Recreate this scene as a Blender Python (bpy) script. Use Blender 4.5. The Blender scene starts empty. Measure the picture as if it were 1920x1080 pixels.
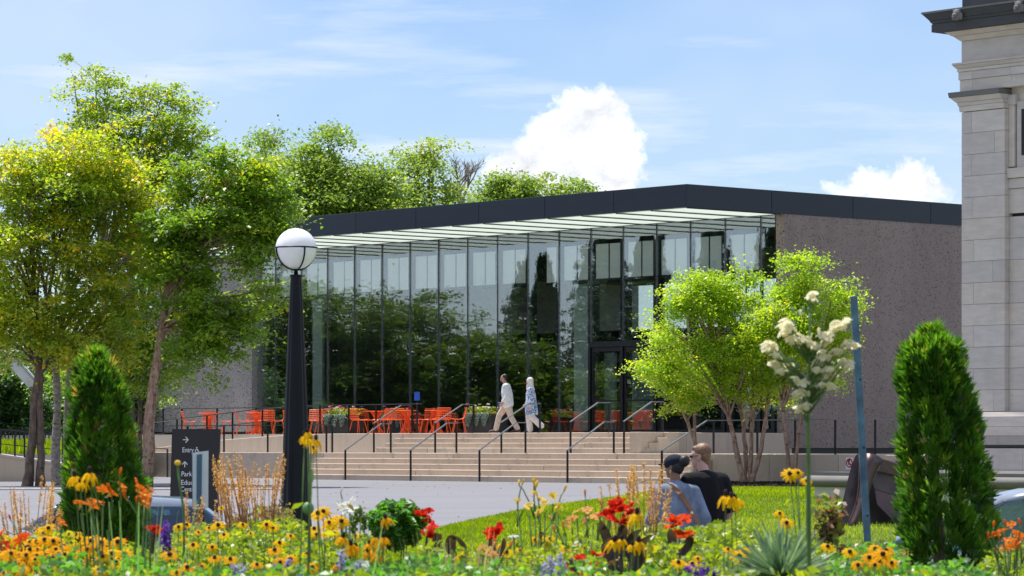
import bpy, math, random
import numpy as np
from mathutils import Vector, Matrix, Euler

# ------------------------------------------------------------------ camera, sky, sun, exposure
FPX = 6090.0            # focal length in pixels of the 1920 px wide frame
HOR = 835.0             # row of the horizon
CZ = 1.06               # camera height over the forecourt
scene = bpy.context.scene
col = scene.collection
cam_d = bpy.data.cameras.new('camera')
cam = bpy.data.objects.new('camera', cam_d)
col.objects.link(cam)
cam.location = (0, 0, CZ)
cam.rotation_euler = (math.radians(90), 0, 0)
cam_d.sensor_width = 36.0
cam_d.lens = FPX / 1920 * 36.0
cam_d.shift_y = (HOR - 540) / 1920
cam_d.clip_start = 0.2
cam_d.clip_end = 6000
cam_d.dof.use_dof = True
cam_d.dof.focus_distance = 95.0
cam_d.dof.aperture_fstop = 15.0
scene.camera = cam

SUN_DIR = Vector((-0.66 * .37 + .752 * .012, 0.752 * .37 + .66 * .012, 1.0)).normalized()   # high, from the left, nearly along the pavilion's front
sun_el = math.asin(SUN_DIR.z)
sun_d = bpy.data.lights.new('sun', 'SUN')
sun_d.energy = 3.8
sun_d.angle = math.radians(0.55)
sun_d.color = (1.0, 0.955, 0.88)
sun = bpy.data.objects.new('sun', sun_d)
col.objects.link(sun)
sun.location = (30, 40, 60)
sun.rotation_euler = (-SUN_DIR).to_track_quat('-Z', 'Y').to_euler()

scene.view_settings.view_transform = 'Standard'
scene.view_settings.look = 'None'
scene.view_settings.exposure = 0.66
scene.view_settings.gamma = 1.0

world = bpy.data.worlds.new('World')
scene.world = world
world.use_nodes = True
wn, wl = world.node_tree.nodes, world.node_tree.links
wn.clear()


def build_sky():
    out = wn.new('ShaderNodeOutputWorld')
    bg = wn.new('ShaderNodeBackground')
    wl.new(bg.outputs[0], out.inputs[0])
    sky = wn.new('ShaderNodeTexSky')
    sky.sky_type = 'NISHITA'
    sky.sun_disc = False
    sky.sun_elevation = sun_el
    sky.sun_rotation = math.atan2(SUN_DIR.x, SUN_DIR.y)
    sky.air_density = 1.0
    sky.dust_density = 0.25
    sky.ozone_density = 2.2
    S = 0.098
    hs = wn.new('ShaderNodeHueSaturation')
    hs.inputs['Saturation'].default_value = 1.25
    wl.new(sky.outputs[0], hs.inputs['Color'])
    sc = wn.new('ShaderNodeVectorMath'); sc.operation = 'MULTIPLY'
    sc.inputs[1].default_value = (S * 0.61, S * 0.70, S * 0.87)
    wl.new(hs.outputs[0], sc.inputs[0])
    tc = wn.new('ShaderNodeTexCoord')
    vec = tc.outputs['Generated']

    def math_(op, a, b=None, c=None, clamp=False):
        n = wn.new('ShaderNodeMath'); n.operation = op; n.use_clamp = clamp
        for i, x in enumerate((a, b, c)):
            if x is None: continue
            if isinstance(x, (int, float)): n.inputs[i].default_value = x
            else: wl.new(x, n.inputs[i])
        return n.outputs[0]

    def noise(v, scale, detail=4, rough=0.55, out_='Fac'):
        n = wn.new('ShaderNodeTexNoise')
        n.inputs['Scale'].default_value = scale
        n.inputs['Detail'].default_value = detail
        n.inputs['Roughness'].default_value = rough
        wl.new(v, n.inputs['Vector'])
        return n.outputs[out_]

    def vmath(op, a, b):
        n = wn.new('ShaderNodeVectorMath'); n.operation = op
        for i, x in enumerate((a, b)):
            if isinstance(x, (tuple, list)): n.inputs[i].default_value = x
            elif isinstance(x, (int, float)): n.inputs['Scale'].default_value = x
            else: wl.new(x, n.inputs[i])
        return n
    # high thin cirrus: long streaks over the whole sky
    st = vmath('MULTIPLY', vec, (9.0, 9.0, 75.0)).outputs[0]
    c1 = noise(st, 1.0, 6, 0.6)
    st2 = vmath('MULTIPLY', vec, (3.0, 3.0, 17.0)).outputs[0]
    c2 = noise(st2, 1.0, 4, 0.6)
    cir = math_('MULTIPLY', math_('MULTIPLY_ADD', c1, 2.4, -0.80, True), math_('MULTIPLY_ADD', c2, 3.2, -1.0, True))
    veil = noise(vmath('MULTIPLY', vec, (2.2, 2.2, 3.4)).outputs[0], 1.0, 5, 0.6)
    veil = math_('MULTIPLY_ADD', veil, 2.4, -0.66, True)          # broad thin cloud all over the sky
    cir = math_('MAXIMUM', math_('MULTIPLY', cir, 0.85), math_('MULTIPLY', veil, 0.66))
    mix1 = wn.new('ShaderNodeMix'); mix1.data_type = 'RGBA'
    wl.new(cir, mix1.inputs['Factor'])
    wl.new(sc.outputs[0], mix1.inputs['A'])
    mix1.inputs['B'].default_value = (0.70, 0.70, 0.73, 1)
    # cumulus heaps
    w1 = vmath('SUBTRACT', noise(vec, 75, 6, 0.62, 'Color'), (0.5, 0.5, 0.5)).outputs[0]
    w2 = vmath('SUBTRACT', noise(vec, 260, 5, 0.65, 'Color'), (0.5, 0.5, 0.5)).outputs[0]
    sc1 = vmath('SCALE', w1, 0.0150); sc2 = vmath('SCALE', w2, 0.0075)
    warped = vmath('ADD', vmath('ADD', vec, sc1.outputs[0]).outputs[0], sc2.outputs[0]).outputs[0]
    heaps = []
    for px, py, r in ((1110, 245, 84), (1062, 262, 70), (1150, 285, 66), (1010, 300, 58), (1090, 320, 84), (945, 325, 46),
                      (1180, 262, 40), (1082, 214, 44), (1126, 200, 34), (1050, 338, 66), (978, 330, 50), (1150, 335, 52),
                      (1692, 342, 48), (1650, 356, 46), (1733, 354, 40), (1594, 366, 34), (1624, 336, 30), (1702, 314, 28),
                      (1562, 362, 18), (1758, 374, 20)):
        d = Vector(((px - 960) / FPX, 1, (HOR - py) / FPX)).normalized()
        heaps.append((d, r / FPX))
    rr = random.Random(5)
    for i in range(9):                       # the same kind of heaps round the rest of the horizon
        az = math.radians(68 + i * 25 + rr.uniform(-6, 6))
        el = math.radians(rr.uniform(5.0, 9.5))
        for j in range(2):
            a2 = az + rr.uniform(-.03, .03); e2 = el - j * 0.02
            heaps.append((Vector((-math.sin(a2) * math.cos(e2), math.cos(a2) * math.cos(e2), math.sin(e2))), rr.uniform(.016, .026)))
    acc = None
    for d, r in heaps:
        n = wn.new('ShaderNodeVectorMath'); n.operation = 'DISTANCE'
        wl.new(warped, n.inputs[0]); n.inputs[1].default_value = d
        f = math_('MULTIPLY_ADD', n.outputs['Value'], -1.0, r)
        acc = f if acc is None else math_('SMOOTH_MAX', acc, f, 0.0025)
    alpha = math_('MULTIPLY', acc, 1 / 0.0030, None, True)
    shade = noise(vmath('ADD', warped, vmath('SCALE', noise(vec, 60, 3, .6, 'Color'), .02).outputs[0]).outputs[0], 62, 5, 0.6)
    inner = math_('MULTIPLY', acc, 1 / 0.008, None, True)
    br = math_('ADD', math_('MULTIPLY_ADD', shade, 0.80, -0.24), math_('MULTIPLY_ADD', inner, -0.11, 0.61))
    cc = wn.new('ShaderNodeVectorMath'); cc.operation = 'SCALE'
    cc.inputs[0].default_value = (0.97, 0.985, 1.03)
    wl.new(br, cc.inputs['Scale'])
    mix2 = wn.new('ShaderNodeMix'); mix2.data_type = 'RGBA'
    wl.new(math_('MULTIPLY', alpha, 0.95), mix2.inputs['Factor'])
    wl.new(mix1.outputs['Result'], mix2.inputs['A'])
    wl.new(cc.outputs[0], mix2.inputs['B'])
    wl.new(mix2.outputs['Result'], bg.inputs['Color'])
    bg.inputs['Strength'].default_value = 1.0


build_sky()

# ------------------------------------------------------------------ frames of the place
# the pavilion's frame: u along the glass front (to the right, towards the camera), w into the building, origin at the foot of the steps
CC, SS = 0.752, 0.660
_n = math.hypot(CC, SS); CC /= _n; SS /= _n
OX, OY = 0.611, 93.0
OIN = OX * CC + OY * SS
ROT = math.atan2(-CC, SS)


def uw(px, w):
    """u and distance Y of the frame's plane w seen at column px"""
    k = (px - 960) / FPX
    Y = (OIN + w) / (k * CC + SS)
    return ((k * Y - OX) * SS - (Y - OY) * CC, Y)


def U(px, w): return uw(px, w)[0]
def Zp(px, py, w): return CZ + (HOR - py) / FPX * uw(px, w)[1]
def at(px, py, Y): return Vector(((px - 960) / FPX * Y, Y, CZ + (HOR - py) / FPX * Y))
def xw(u, w): return (OX + u * SS + w * CC, OY - u * CC + w * SS)


def zt(Y):
    """level of the open ground: forecourt, falling lawn, street, flower bed"""
    if Y >= 75: return 0.0
    if Y >= 33: return -0.72 * (75 - Y) / 42.0
    if Y >= 21.5: return -0.72
    if Y >= 20.5: return -0.72 + (21.5 - Y) * 0.37
    return -0.35


def ground_at(px, py):
    lo, hi = 12.0, 200.0
    for _ in range(50):
        m = (lo + hi) / 2
        if HOR + (CZ - zt(m)) * FPX / m > py: lo = m
        else: hi = m
    return ((px - 960) / FPX * lo, lo)


# ------------------------------------------------------------------ mesh helpers
class MB:
    def __init__(s): s.v = []; s.f = []

    def add(s, vs, fs):
        b = len(s.v); s.v += [tuple(p) for p in vs]; s.f += [tuple(i + b for i in f) for f in fs]; return s

    def box(s, x0, x1, y0, y1, z0, z1):
        return s.add([(x0, y0, z0), (x1, y0, z0), (x1, y1, z0), (x0, y1, z0), (x0, y0, z1), (x1, y0, z1), (x1, y1, z1), (x0, y1, z1)],
                     [(0, 3, 2, 1), (4, 5, 6, 7), (0, 1, 5, 4), (1, 2, 6, 5), (2, 3, 7, 6), (3, 0, 4, 7)])

    def bbox(s, x0, x1, y0, y1, z0, z1, b=.01):
        """box with chamfered vertical and top edges"""
        def ring(i, z): return [(x0 + i + b, y0 + i, z), (x1 - i - b, y0 + i, z), (x1 - i, y0 + i + b, z), (x1 - i, y1 - i - b, z),
                                (x1 - i - b, y1 - i, z), (x0 + i + b, y1 - i, z), (x0 + i, y1 - i - b, z), (x0 + i, y0 + i + b, z)]
        return s.loft([ring(0, z0), ring(0, z1 - b), ring(b, z1)], True)

    def loft(s, rings, caps=True, closed=True):
        b = len(s.v); n = len(rings[0])
        for r in rings: s.v += [tuple(p) for p in r]
        m = n if closed else n - 1
        for i in range(len(rings) - 1):
            for j in range(m):
                k = (j + 1) % n
                s.f.append((b + i * n + j, b + i * n + k, b + (i + 1) * n + k, b + (i + 1) * n + j))
        if caps:
            s.f.append(tuple(b + j for j in reversed(range(n))))
            s.f.append(tuple(b + (len(rings) - 1) * n + j for j in range(n)))
        return s

    def tube(s, pts, rad, sides=6, caps=True):
        pts = [Vector(p) for p in pts]
        if not hasattr(rad, '__len__'): rad = [rad] * len(pts)
        rings = []; ref = None
        for i, p in enumerate(pts):
            t = (pts[min(i + 1, len(pts) - 1)] - pts[max(i - 1, 0)])
            t = t.normalized() if t.length > 1e-9 else Vector((0, 0, 1))
            if ref is None: ref = Vector((1, 0, 0)) if abs(t.x) < .8 else Vector((0, 1, 0))
            a = (ref - t * ref.dot(t)).normalized(); ref = a
            bb = t.cross(a)
            rings.append([p + (a * math.cos(2 * math.pi * j / sides) + bb * math.sin(2 * math.pi * j / sides)) * rad[i] for j in range(sides)])
        return s.loft(rings, caps)

    def ell(s, c, r, seg=14, rings=9, rot=None):
        c = Vector(c); rs = []
        for i in range(rings + 1):
            th = math.pi * i / rings
            z, q = -math.cos(th), max(math.sin(th), 1e-3)
            ring = []
            for j in range(seg):
                p = Vector((r[0] * q * math.cos(2 * math.pi * j / seg), r[1] * q * math.sin(2 * math.pi * j / seg), r[2] * z))
                if rot is not None: p = rot @ p
                ring.append(c + p)
            rs.append(ring)
        return s.loft(rs, True)

    def cap(s, p, q, r0, r1, sides=12):
        """tapered capsule"""
        p, q = Vector(p), Vector(q); d = q - p
        t = d.normalized() if d.length > 1e-6 else Vector((0, 0, 1))
        pts = []; rr = []
        for a in (-80, -55, -28): pts.append(p + t * r0 * math.sin(math.radians(a))); rr.append(r0 * math.cos(math.radians(a)))
        pts += [p, q]; rr += [r0, r1]
        for a in (28, 55, 80): pts.append(q + t * r1 * math.sin(math.radians(a))); rr.append(r1 * math.cos(math.radians(a)))
        return s.tube(pts, rr, sides)

    def chain(s, pts, rads, sides=12):
        for i in range(len(pts) - 1): s.cap(pts[i], pts[i + 1], rads[i], rads[i + 1], sides)
        return s

    def prism(s, poly, y0, y1):
        """polygon in x,z extruded along y"""
        n = len(poly)
        return s.add([(x, y0, z) for x, z in poly] + [(x, y1, z) for x, z in poly],
                     [tuple(range(n)), tuple(range(2 * n - 1, n - 1, -1))] + [(j, j + n, (j + 1) % n + n, (j + 1) % n) for j in range(n)])

    def build(s, name, mat, parent=None, smooth=False, loc=None, rotz=None):
        me = bpy.data.meshes.new(name)
        me.from_pydata(s.v, [], s.f); me.update()
        return link(name, me, mat, parent, smooth, loc, rotz)


def link(name, me, mat, parent=None, smooth=False, loc=None, rotz=None):
    if mat is not None and not me.materials: me.materials.append(M[mat] if isinstance(mat, str) else mat)
    if smooth and len(me.polygons):
        me.polygons.foreach_set('use_smooth', np.ones(len(me.polygons), dtype=bool))
    o = bpy.data.objects.new(name, me); col.objects.link(o)
    if parent is not None: o.parent = parent
    if loc is not None: o.location = loc
    if rotz is not None: o.rotation_euler = (0, 0, rotz)
    return o


def tag(o, label, cat, group=None):
    o['label'] = label; o['category'] = cat
    if group: o['group'] = group
    return o


def thing(name, label, cat, loc=(0, 0, 0), rotz=0.0, group=None):
    o = bpy.data.objects.new(name, None); col.objects.link(o)
    o.empty_display_size = .2
    o.location = loc; o.rotation_euler = (0, 0, rotz)
    return tag(o, label, cat, group)


def struct(o, kind='structure'): o['kind'] = kind; return o


def fthing(name, label, cat, group=None):
    """a thing laid out in the pavilion's frame"""
    return thing(name, label, cat, (OX, OY, 0), ROT, group)


def copy_tree(o, parent=None, loc=None, rotz=None):
    c = o.copy(); col.objects.link(c); c.parent = parent
    if loc is not None: c.location = loc
    if rotz is not None: c.rotation_euler = (0, 0, rotz)
    for ch in list(o.children): copy_tree(ch, c)
    return c


def fast_mesh(name, V, nper, mat, parent=None, attrs=None, smooth=False):
    """mesh of separate n-gons from an (N*nper,3) array; attrs = per-face floats"""
    V = np.asarray(V, dtype=np.float32); nf = len(V) // nper
    me = bpy.data.meshes.new(name)
    me.vertices.add(len(V)); me.vertices.foreach_set('co', V.ravel())
    me.loops.add(len(V)); me.loops.foreach_set('vertex_index', np.arange(len(V), dtype=np.int32))
    me.polygons.add(nf)
    me.polygons.foreach_set('loop_start', np.arange(0, len(V), nper, dtype=np.int32))
    me.polygons.foreach_set('loop_total', np.full(nf, nper, dtype=np.int32))
    if attrs is not None:
        a = me.attributes.new('rnd', 'FLOAT', 'FACE'); a.data.foreach_set('value', np.asarray(attrs, dtype=np.float32))
    me.update(); me.validate()
    return link(name, me, mat, parent, smooth)


def frames(nrm, rng):
    nrm = nrm / np.linalg.norm(nrm, axis=1, keepdims=True)
    r = rng.normal(size=nrm.shape)
    a = r - nrm * np.sum(r * nrm, 1, keepdims=True); a /= np.linalg.norm(a, axis=1, keepdims=True)
    return a, np.cross(nrm, a), nrm


def leaf_quads(C, size, rng, up=0.5, aspect=0.55, fold=0.12, droop=0.0):
    n = len(C)
    nrm = rng.normal(size=(n, 3)); nrm[:, 2] = np.abs(nrm[:, 2]) + up
    a, b, nn = frames(nrm, rng)
    if droop: a[:, 2] -= droop; a /= np.linalg.norm(a, axis=1, keepdims=True)
    s = (size * rng.uniform(.65, 1.3, n))[:, None]
    p0 = C - a * s * .5; p2 = C + a * s * .5
    mid = C - a * s * .06 + nn * s * fold
    p1 = mid + b * s * aspect * .5; p3 = mid - b * s * aspect * .5
    return np.stack([p0, p1, p2, p3], 1).reshape(-1, 3)


# ------------------------------------------------------------------ materials
M = {}


def newmat(name):
    m = bpy.data.materials.new(name); m.use_nodes = True
    nt = m.node_tree; nt.nodes.clear()
    out = nt.nodes.new('ShaderNodeOutputMaterial')
    M[name] = m
    return m, nt, out


class NT:
    def __init__(s, nt): s.n = nt.nodes; s.l = nt.links

    def node(s, t, ins=None, **kw):
        n = s.n.new(t)
        for k, v in kw.items(): setattr(n, k, v)
        for k, v in (ins or {}).items():
            if hasattr(v, 'is_output') or isinstance(v, bpy.types.NodeSocket): s.l.new(v, n.inputs[k])
            else: n.inputs[k].default_value = v
        return n

    def coord(s, scale=(1, 1, 1), kind='Object'):
        t = s.node('ShaderNodeTexCoord')
        return s.node('ShaderNodeMapping', {'Vector': t.outputs[kind], 'Scale': scale}).outputs[0]

    def world(s, scale=(1, 1, 1)):
        g = s.node('ShaderNodeNewGeometry')
        return s.node('ShaderNodeMapping', {'Vector': g.outputs['Position'], 'Scale': scale}).outputs[0]

    def noise(s, v, scale, detail=3, rough=.55, o='Fac'):
        return s.node('ShaderNodeTexNoise', {'Vector': v, 'Scale': scale, 'Detail': detail, 'Roughness': rough}).outputs[o]

    def vor(s, v, scale, o='Distance', **kw):
        return s.node('ShaderNodeTexVoronoi', {'Vector': v, 'Scale': scale}, **kw).outputs[o]

    def ramp(s, f, stops, interp='LINEAR'):
        n = s.node('ShaderNodeValToRGB', {'Fac': f}); cr = n.color_ramp; cr.interpolation = interp
        while len(cr.elements) < len(stops): cr.elements.new(0.5)
        for e, (p, c) in zip(cr.elements, stops):
            e.position = p; e.color = (*c, 1) if len(c) == 3 else c
        return n.outputs['Color']

    def mix(s, f, a, b, mode='MIX'):
        n = s.node('ShaderNodeMix', None, data_type='RGBA', blend_type=mode)
        for k, v in (('Factor', f), ('A', a), ('B', b)):
            if isinstance(v, (int, float)): n.inputs[k].default_value = v
            elif isinstance(v, tuple): n.inputs[k].default_value = (*v, 1)
            else: s.l.new(v, n.inputs[k])
        return n.outputs['Result']

    def math(s, op, a, b=0.0, clamp=False):
        n = s.node('ShaderNodeMath', None, operation=op, use_clamp=clamp)
        for i, v in enumerate((a, b)):
            if isinstance(v, (int, float)): n.inputs[i].default_value = v
            else: s.l.new(v, n.inputs[i])
        return n.outputs[0]

    def bump(s, h, strength=.3, dist=.02):
        return s.node('ShaderNodeBump', {'Height': h, 'Strength': strength, 'Distance': dist}).outputs[0]


def simple(name, colr, rough=.6, metal=0.0, var=.12, vscale=6.0, bump=0.0, bscale=60.0, spec=.5, coat=0.0):
    m, nt, out = newmat(name); t = NT(nt)
    v = t.world()
    dark = tuple(c * (1 - var) for c in colr); lite = tuple(min(1, c * (1 + var)) for c in colr)
    c = t.ramp(t.noise(v, vscale, 4), [(.3, dark), (.7, lite)])
    ins = {'Base Color': c, 'Roughness': rough, 'Metallic': metal, 'Specular IOR Level': spec, 'Coat Weight': coat}
    if bump: ins['Normal'] = t.bump(t.noise(v, bscale, 3), bump, .01)
    p = t.node('ShaderNodeBsdfPrincipled', ins)
    t.l.new(p.outputs[0], out.inputs[0])
    return m


def leafmat(name, stops, trans=.45, tcol=(1.25, 1.35, .55), rough=.42, gloss=.32):
    """stops: colours across the leaf-to-leaf variation; light also passes through the blade"""
    m, nt, out = newmat(name); t = NT(nt)
    a = t.node('ShaderNodeAttribute', None, attribute_name='rnd').outputs['Fac']
    c = t.ramp(a, stops)
    c2 = t.mix(1.0, c, tuple(x * 4.6 * trans for x in tcol), 'MULTIPLY')
    p = t.node('ShaderNodeBsdfPrincipled', {'Base Color': c, 'Roughness': rough, 'Specular IOR Level': gloss})
    tr = t.node('ShaderNodeBsdfTranslucent', {'Color': c2})
    mx = t.node('ShaderNodeAddShader')
    t.l.new(p.outputs[0], mx.inputs[0]); t.l.new(tr.outputs[0], mx.inputs[1])
    t.l.new(mx.outputs[0], out.inputs[0])
    return m


def petalmat(name, colr, trans=.35, var=.15):
    m, nt, out = newmat(name); t = NT(nt)
    c = t.ramp(t.noise(t.world(), 45, 2), [(.3, tuple(x * (1 - var) for x in colr)), (.7, tuple(min(1, x * (1 + var)) for x in colr))])
    p = t.node('ShaderNodeBsdfPrincipled', {'Base Color': c, 'Roughness': .7, 'Specular IOR Level': .08})
    tr = t.node('ShaderNodeBsdfTranslucent', {'Color': c})
    mx = t.node('ShaderNodeMixShader', {0: trans})
    t.l.new(p.outputs[0], mx.inputs[1]); t.l.new(tr.outputs[0], mx.inputs[2])
    t.l.new(mx.outputs[0], out.inputs[0])


def aggregate(name, base, tint, stone_a, stone_b, sc=16.0, dens=.5):
    """cast panels with exposed pebbles"""
    m, nt, out = newmat(name); t = NT(nt)
    v = t.coord()
    vn = t.node('ShaderNodeTexVoronoi', {'Vector': v, 'Scale': sc})
    rc = t.node('ShaderNodeSeparateColor', {'Color': vn.outputs['Color']})
    stone = t.ramp(rc.outputs[0], [(0, (.012, .012, .015)), (.22, (.04, .038, .04)), (.34, stone_a), (.72, stone_b), (.86, tint), (1, (.42, .38, .32))])
    mask = t.ramp(vn.outputs['Distance'], [(.0, (1, 1, 1)), (.30, (1, 1, 1)), (.46, (0, 0, 0))])
    pick = t.math('GREATER_THAN', rc.outputs[1], 1 - dens)
    f = t.math('MULTIPLY', mask, pick)
    big = t.noise(t.coord((1, 1, .25)), .55, 6, .7)
    b = t.mix(t.noise(v, 40, 2), base, tuple(x * 1.45 for x in base))
    b = t.mix(t.ramp(big, [(.35, (0, 0, 0)), (.75, (1, 1, 1))]), b, tuple(x * .8 for x in base))
    c = t.mix(f, b, stone)
    p = t.node('ShaderNodeBsdfPrincipled', {'Base Color': c, 'Roughness': .72, 'Normal': t.bump(t.math('MULTIPLY', f, 1.0), .55, .02)})
    t.l.new(p.outputs[0], out.inputs[0])


def granite(name, base, stain=True):
    m, nt, out = newmat(name); t = NT(nt)
    v = t.world()
    oi = t.node('ShaderNodeObjectInfo').outputs['Random']
    c = t.ramp(t.noise(v, 26, 3, .7), [(.25, tuple(x * .62 for x in base)), (.5, base), (.8, tuple(min(1, x * 1.35) for x in base))])
    c = t.mix(.55, c, t.ramp(oi, [(0, tuple(x * .86 for x in base)), (1, tuple(x * 1.14 for x in base))]))
    if stain:
        s = t.noise(t.world((.9, .9, .9)), 1.3, 5, .7)
        c = t.mix(t.ramp(s, [(.62, (0, 0, 0)), (.80, (.65, .65, .65))]), c, (.13, .085, .05))
        s2 = t.noise(t.world((2.2, 2.2, .35)), 1.6, 4, .7)
        c = t.mix(t.ramp(s2, [(.45, (0, 0, 0)), (.8, (.35, .35, .35))]), c, tuple(x * .62 for x in base))
    p = t.node('ShaderNodeBsdfPrincipled', {'Base Color': c, 'Roughness': .8, 'Normal': t.bump(t.noise(v, 60, 2), .25, .01)})
    t.l.new(p.outputs[0], out.inputs[0])


def limestone(name, base, streak=.5):
    m, nt, out = newmat(name); t = NT(nt)
    oi = t.node('ShaderNodeObjectInfo').outputs['Random']
    tint = t.ramp(oi, [(0, tuple(x * .90 for x in base)), (.35, (base[0] * 1.0, base[1] * 1.0, base[2] * 1.04)), (.7, (base[0] * 1.03, base[1] * 1.0, base[2] * .96)), (1, tuple(x * 1.06 for x in base))])
    v = t.coord((1.2, 1.2, 5.0))
    off = t.node('ShaderNodeVectorMath', {0: v, 1: t.node('ShaderNodeCombineXYZ', {'X': t.math('MULTIPLY', oi, 37.0), 'Z': t.math('MULTIPLY', oi, 91.0)}).outputs[0]}, operation='ADD').outputs[0]
    g = t.noise(off, 1.7, 6, .65)
    c = t.mix(t.ramp(g, [(.35, (.0, .0, .0)), (.75, (.5, .5, .5))]), tint, tuple(x * .62 for x in base))
    w = t.noise(t.world((.8, .8, .25)), 1.4, 5, .7)
    c = t.mix(t.ramp(w, [(.52, (0, 0, 0)), (.85, (streak, streak, streak))]), c, (.09, .085, .08))
    p = t.node('ShaderNodeBsdfPrincipled', {'Base Color': c, 'Roughness': .82, 'Normal': t.bump(t.noise(t.world(), 35, 3), .2, .01)})
    t.l.new(p.outputs[0], out.inputs[0])


def make_materials():
    aggregate('agg_side', (.255, .205, .175), (.42, .31, .20), (.19, .15, .14), (.40, .32, .27), 15.0, .62)
    aggregate('agg_front', (.25, .24, .245), (.40, .33, .24), (.12, .13, .16), (.34, .34, .36), 17.0, .62)
    granite('granite', (.56, .455, .36))
    granite('granite_top', (.50, .43, .36), False)
    granite('paver', (.50, .45, .40), False)
    limestone('limestone', (.68, .61, .55), .22)
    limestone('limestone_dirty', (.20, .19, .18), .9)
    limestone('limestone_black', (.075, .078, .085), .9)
    # glass front: coated panes, the light that is not mirrored passes through tinted
    m, nt, out = newmat('glass'); t = NT(nt)
    v = t.world((1, 1, .55))
    nrm = t.bump(t.math('ADD', t.noise(v, .75, 2), t.math('MULTIPLY', t.noise(v, 3.2, 2), .12)), .36, .011)
    gl = t.node('ShaderNodeBsdfGlossy', {'Color': (.90, .95, 1.0, 1), 'Roughness': .0, 'Normal': nrm})
    tr = t.node('ShaderNodeBsdfTransparent', {'Color': (.93, .97, .96, 1)})
    mx = t.node('ShaderNodeMixShader', {0: .20})
    t.l.new(tr.outputs[0], mx.inputs[1]); t.l.new(gl.outputs[0], mx.inputs[2]); t.l.new(mx.outputs[0], out.inputs[0])
    m, nt, out = newmat('car_glass'); t = NT(nt)
    gl = t.node('ShaderNodeBsdfGlossy', {'Color': (.9, 1, 1, 1), 'Roughness': .02})
    tr = t.node('ShaderNodeBsdfTransparent', {'Color': (.22, .40, .43, 1)})
    mx = t.node('ShaderNodeMixShader', {0: .12})
    t.l.new(tr.outputs[0], mx.inputs[1]); t.l.new(gl.outputs[0], mx.inputs[2]); t.l.new(mx.outputs[0], out.inputs[0])
    # roof edge: dark anodised sheet with faint rolling streaks
    m, nt, out = newmat('fascia'); t = NT(nt)
    oi = t.node('ShaderNodeObjectInfo').outputs['Random']
    c = t.mix(t.noise(t.coord((.6, .6, 6)), 2.0, 4), (.014, .022, .036), (.026, .037, .056))
    c = t.mix(.35, c, t.ramp(oi, [(0, (.012, .019, .032)), (1, (.026, .036, .054))]))
    p = t.node('ShaderNodeBsdfPrincipled', {'Base Color': c, 'Roughness': .42, 'Metallic': .25})
    t.l.new(p.outputs[0], out.inputs[0])
    m, nt, out = newmat('soffit'); t = NT(nt)          # frosted canopy glass: daylight from above comes through
    c = t.mix(t.noise(t.world(), .8, 3), (.58, .68, .59), (.66, .74, .65))
    p = t.node('ShaderNodeBsdfPrincipled', {'Base Color': c, 'Roughness': .4}); tr = t.node('ShaderNodeBsdfTranslucent', {'Color': c}); mx = t.node('ShaderNodeMixShader', {0: .56})
    t.l.new(p.outputs[0], mx.inputs[1]); t.l.new(tr.outputs[0], mx.inputs[2]); t.l.new(mx.outputs[0], out.inputs[0])
    simple('dark_frame', (.012, .013, .016), .35, .3, var=.1)
    simple('mullion', (.10, .105, .115), .35, .6, var=.1)
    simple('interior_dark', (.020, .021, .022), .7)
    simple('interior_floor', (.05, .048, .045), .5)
    simple('interior_pale', (.30, .36, .33), .7, var=.06)
    m, nt, out = newmat('shade_cloth'); t = NT(nt)
    c = t.mix(t.noise(t.world((1, 1, .4)), 1.5, 3), (.88, .89, .90), (.93, .93, .93))
    p = t.node('ShaderNodeBsdfDiffuse', {'Color': c}); tr = t.node('ShaderNodeBsdfTranslucent', {'Color': c}); mx = t.node('ShaderNodeMixShader', {0: .08})
    t.l.new(p.outputs[0], mx.inputs[1]); t.l.new(tr.outputs[0], mx.inputs[2]); t.l.new(mx.outputs[0], out.inputs[0])
    simple('rail', (.018, .019, .022), .38, .5, var=.15)
    simple('rail_lit', (.22, .23, .25), .30, .9, var=.1)  # top rails paler than the black posts: light on them is in the colour
    simple('roofing', (.28, .28, .29), .9)
    simple('joint_dark', (.05, .045, .04), .9)
    # asphalt with sweeping wear
    m, nt, out = newmat('asphalt'); t = NT(nt)
    v = t.world()
    wob = t.noise(t.world((.07, .55, .0)), 1.0, 7, .72)
    fine = t.noise(v, 18, 3, .7)
    c = t.ramp(wob, [(.32, (.150, .149, .170)), (.46, (.190, .188, .212)), (.54, (.205, .203, .226)), (.70, (.240, .237, .256))])
    c = t.mix(.30, c, t.ramp(fine, [(.3, (.15, .15, .168)), (.7, (.27, .265, .28))]))
    bl = t.vor(t.world((1, .55, 1)), .55, 'Distance')
    c = t.mix(t.ramp(bl, [(.02, (.8, .8, .8)), (.05, (0, 0, 0))]), c, (.055, .045, .035))
    p = t.node('ShaderNodeBsdfPrincipled', {'Base Color': c, 'Roughness': .85, 'Normal': t.bump(fine, .2, .01)})
    t.l.new(p.outputs[0], out.inputs[0])
    m, nt, out = newmat('street'); t = NT(nt)
    v = t.world()
    c = t.mix(t.noise(v, 14, 4, .7), (.055, .055, .06), (.11, .108, .11))
    p = t.node('ShaderNodeBsdfPrincipled', {'Base Color': c, 'Roughness': .88})
    t.l.new(p.outputs[0], out.inputs[0])
    simple('kerb', (.52, .50, .47), .8, var=.15)
    simple('pavement', (.42, .41, .41), .85, var=.1, vscale=3)
    simple('mulch', (.045, .030, .022), .95, var=.6, vscale=30, bump=.6, bscale=40)
    simple('soil', (.040, .030, .020), .95, var=.5, vscale=14)
    simple('turf', (.085, .13, .008), .9, var=.35, vscale=3.5)
    leafmat('grass', [(0, (.065, .105, .004)), (.5, (.110, .155, .005)), (1, (.175, .205, .008))], .36, (1.2, 1.2, .4), .75, .12)
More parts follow.
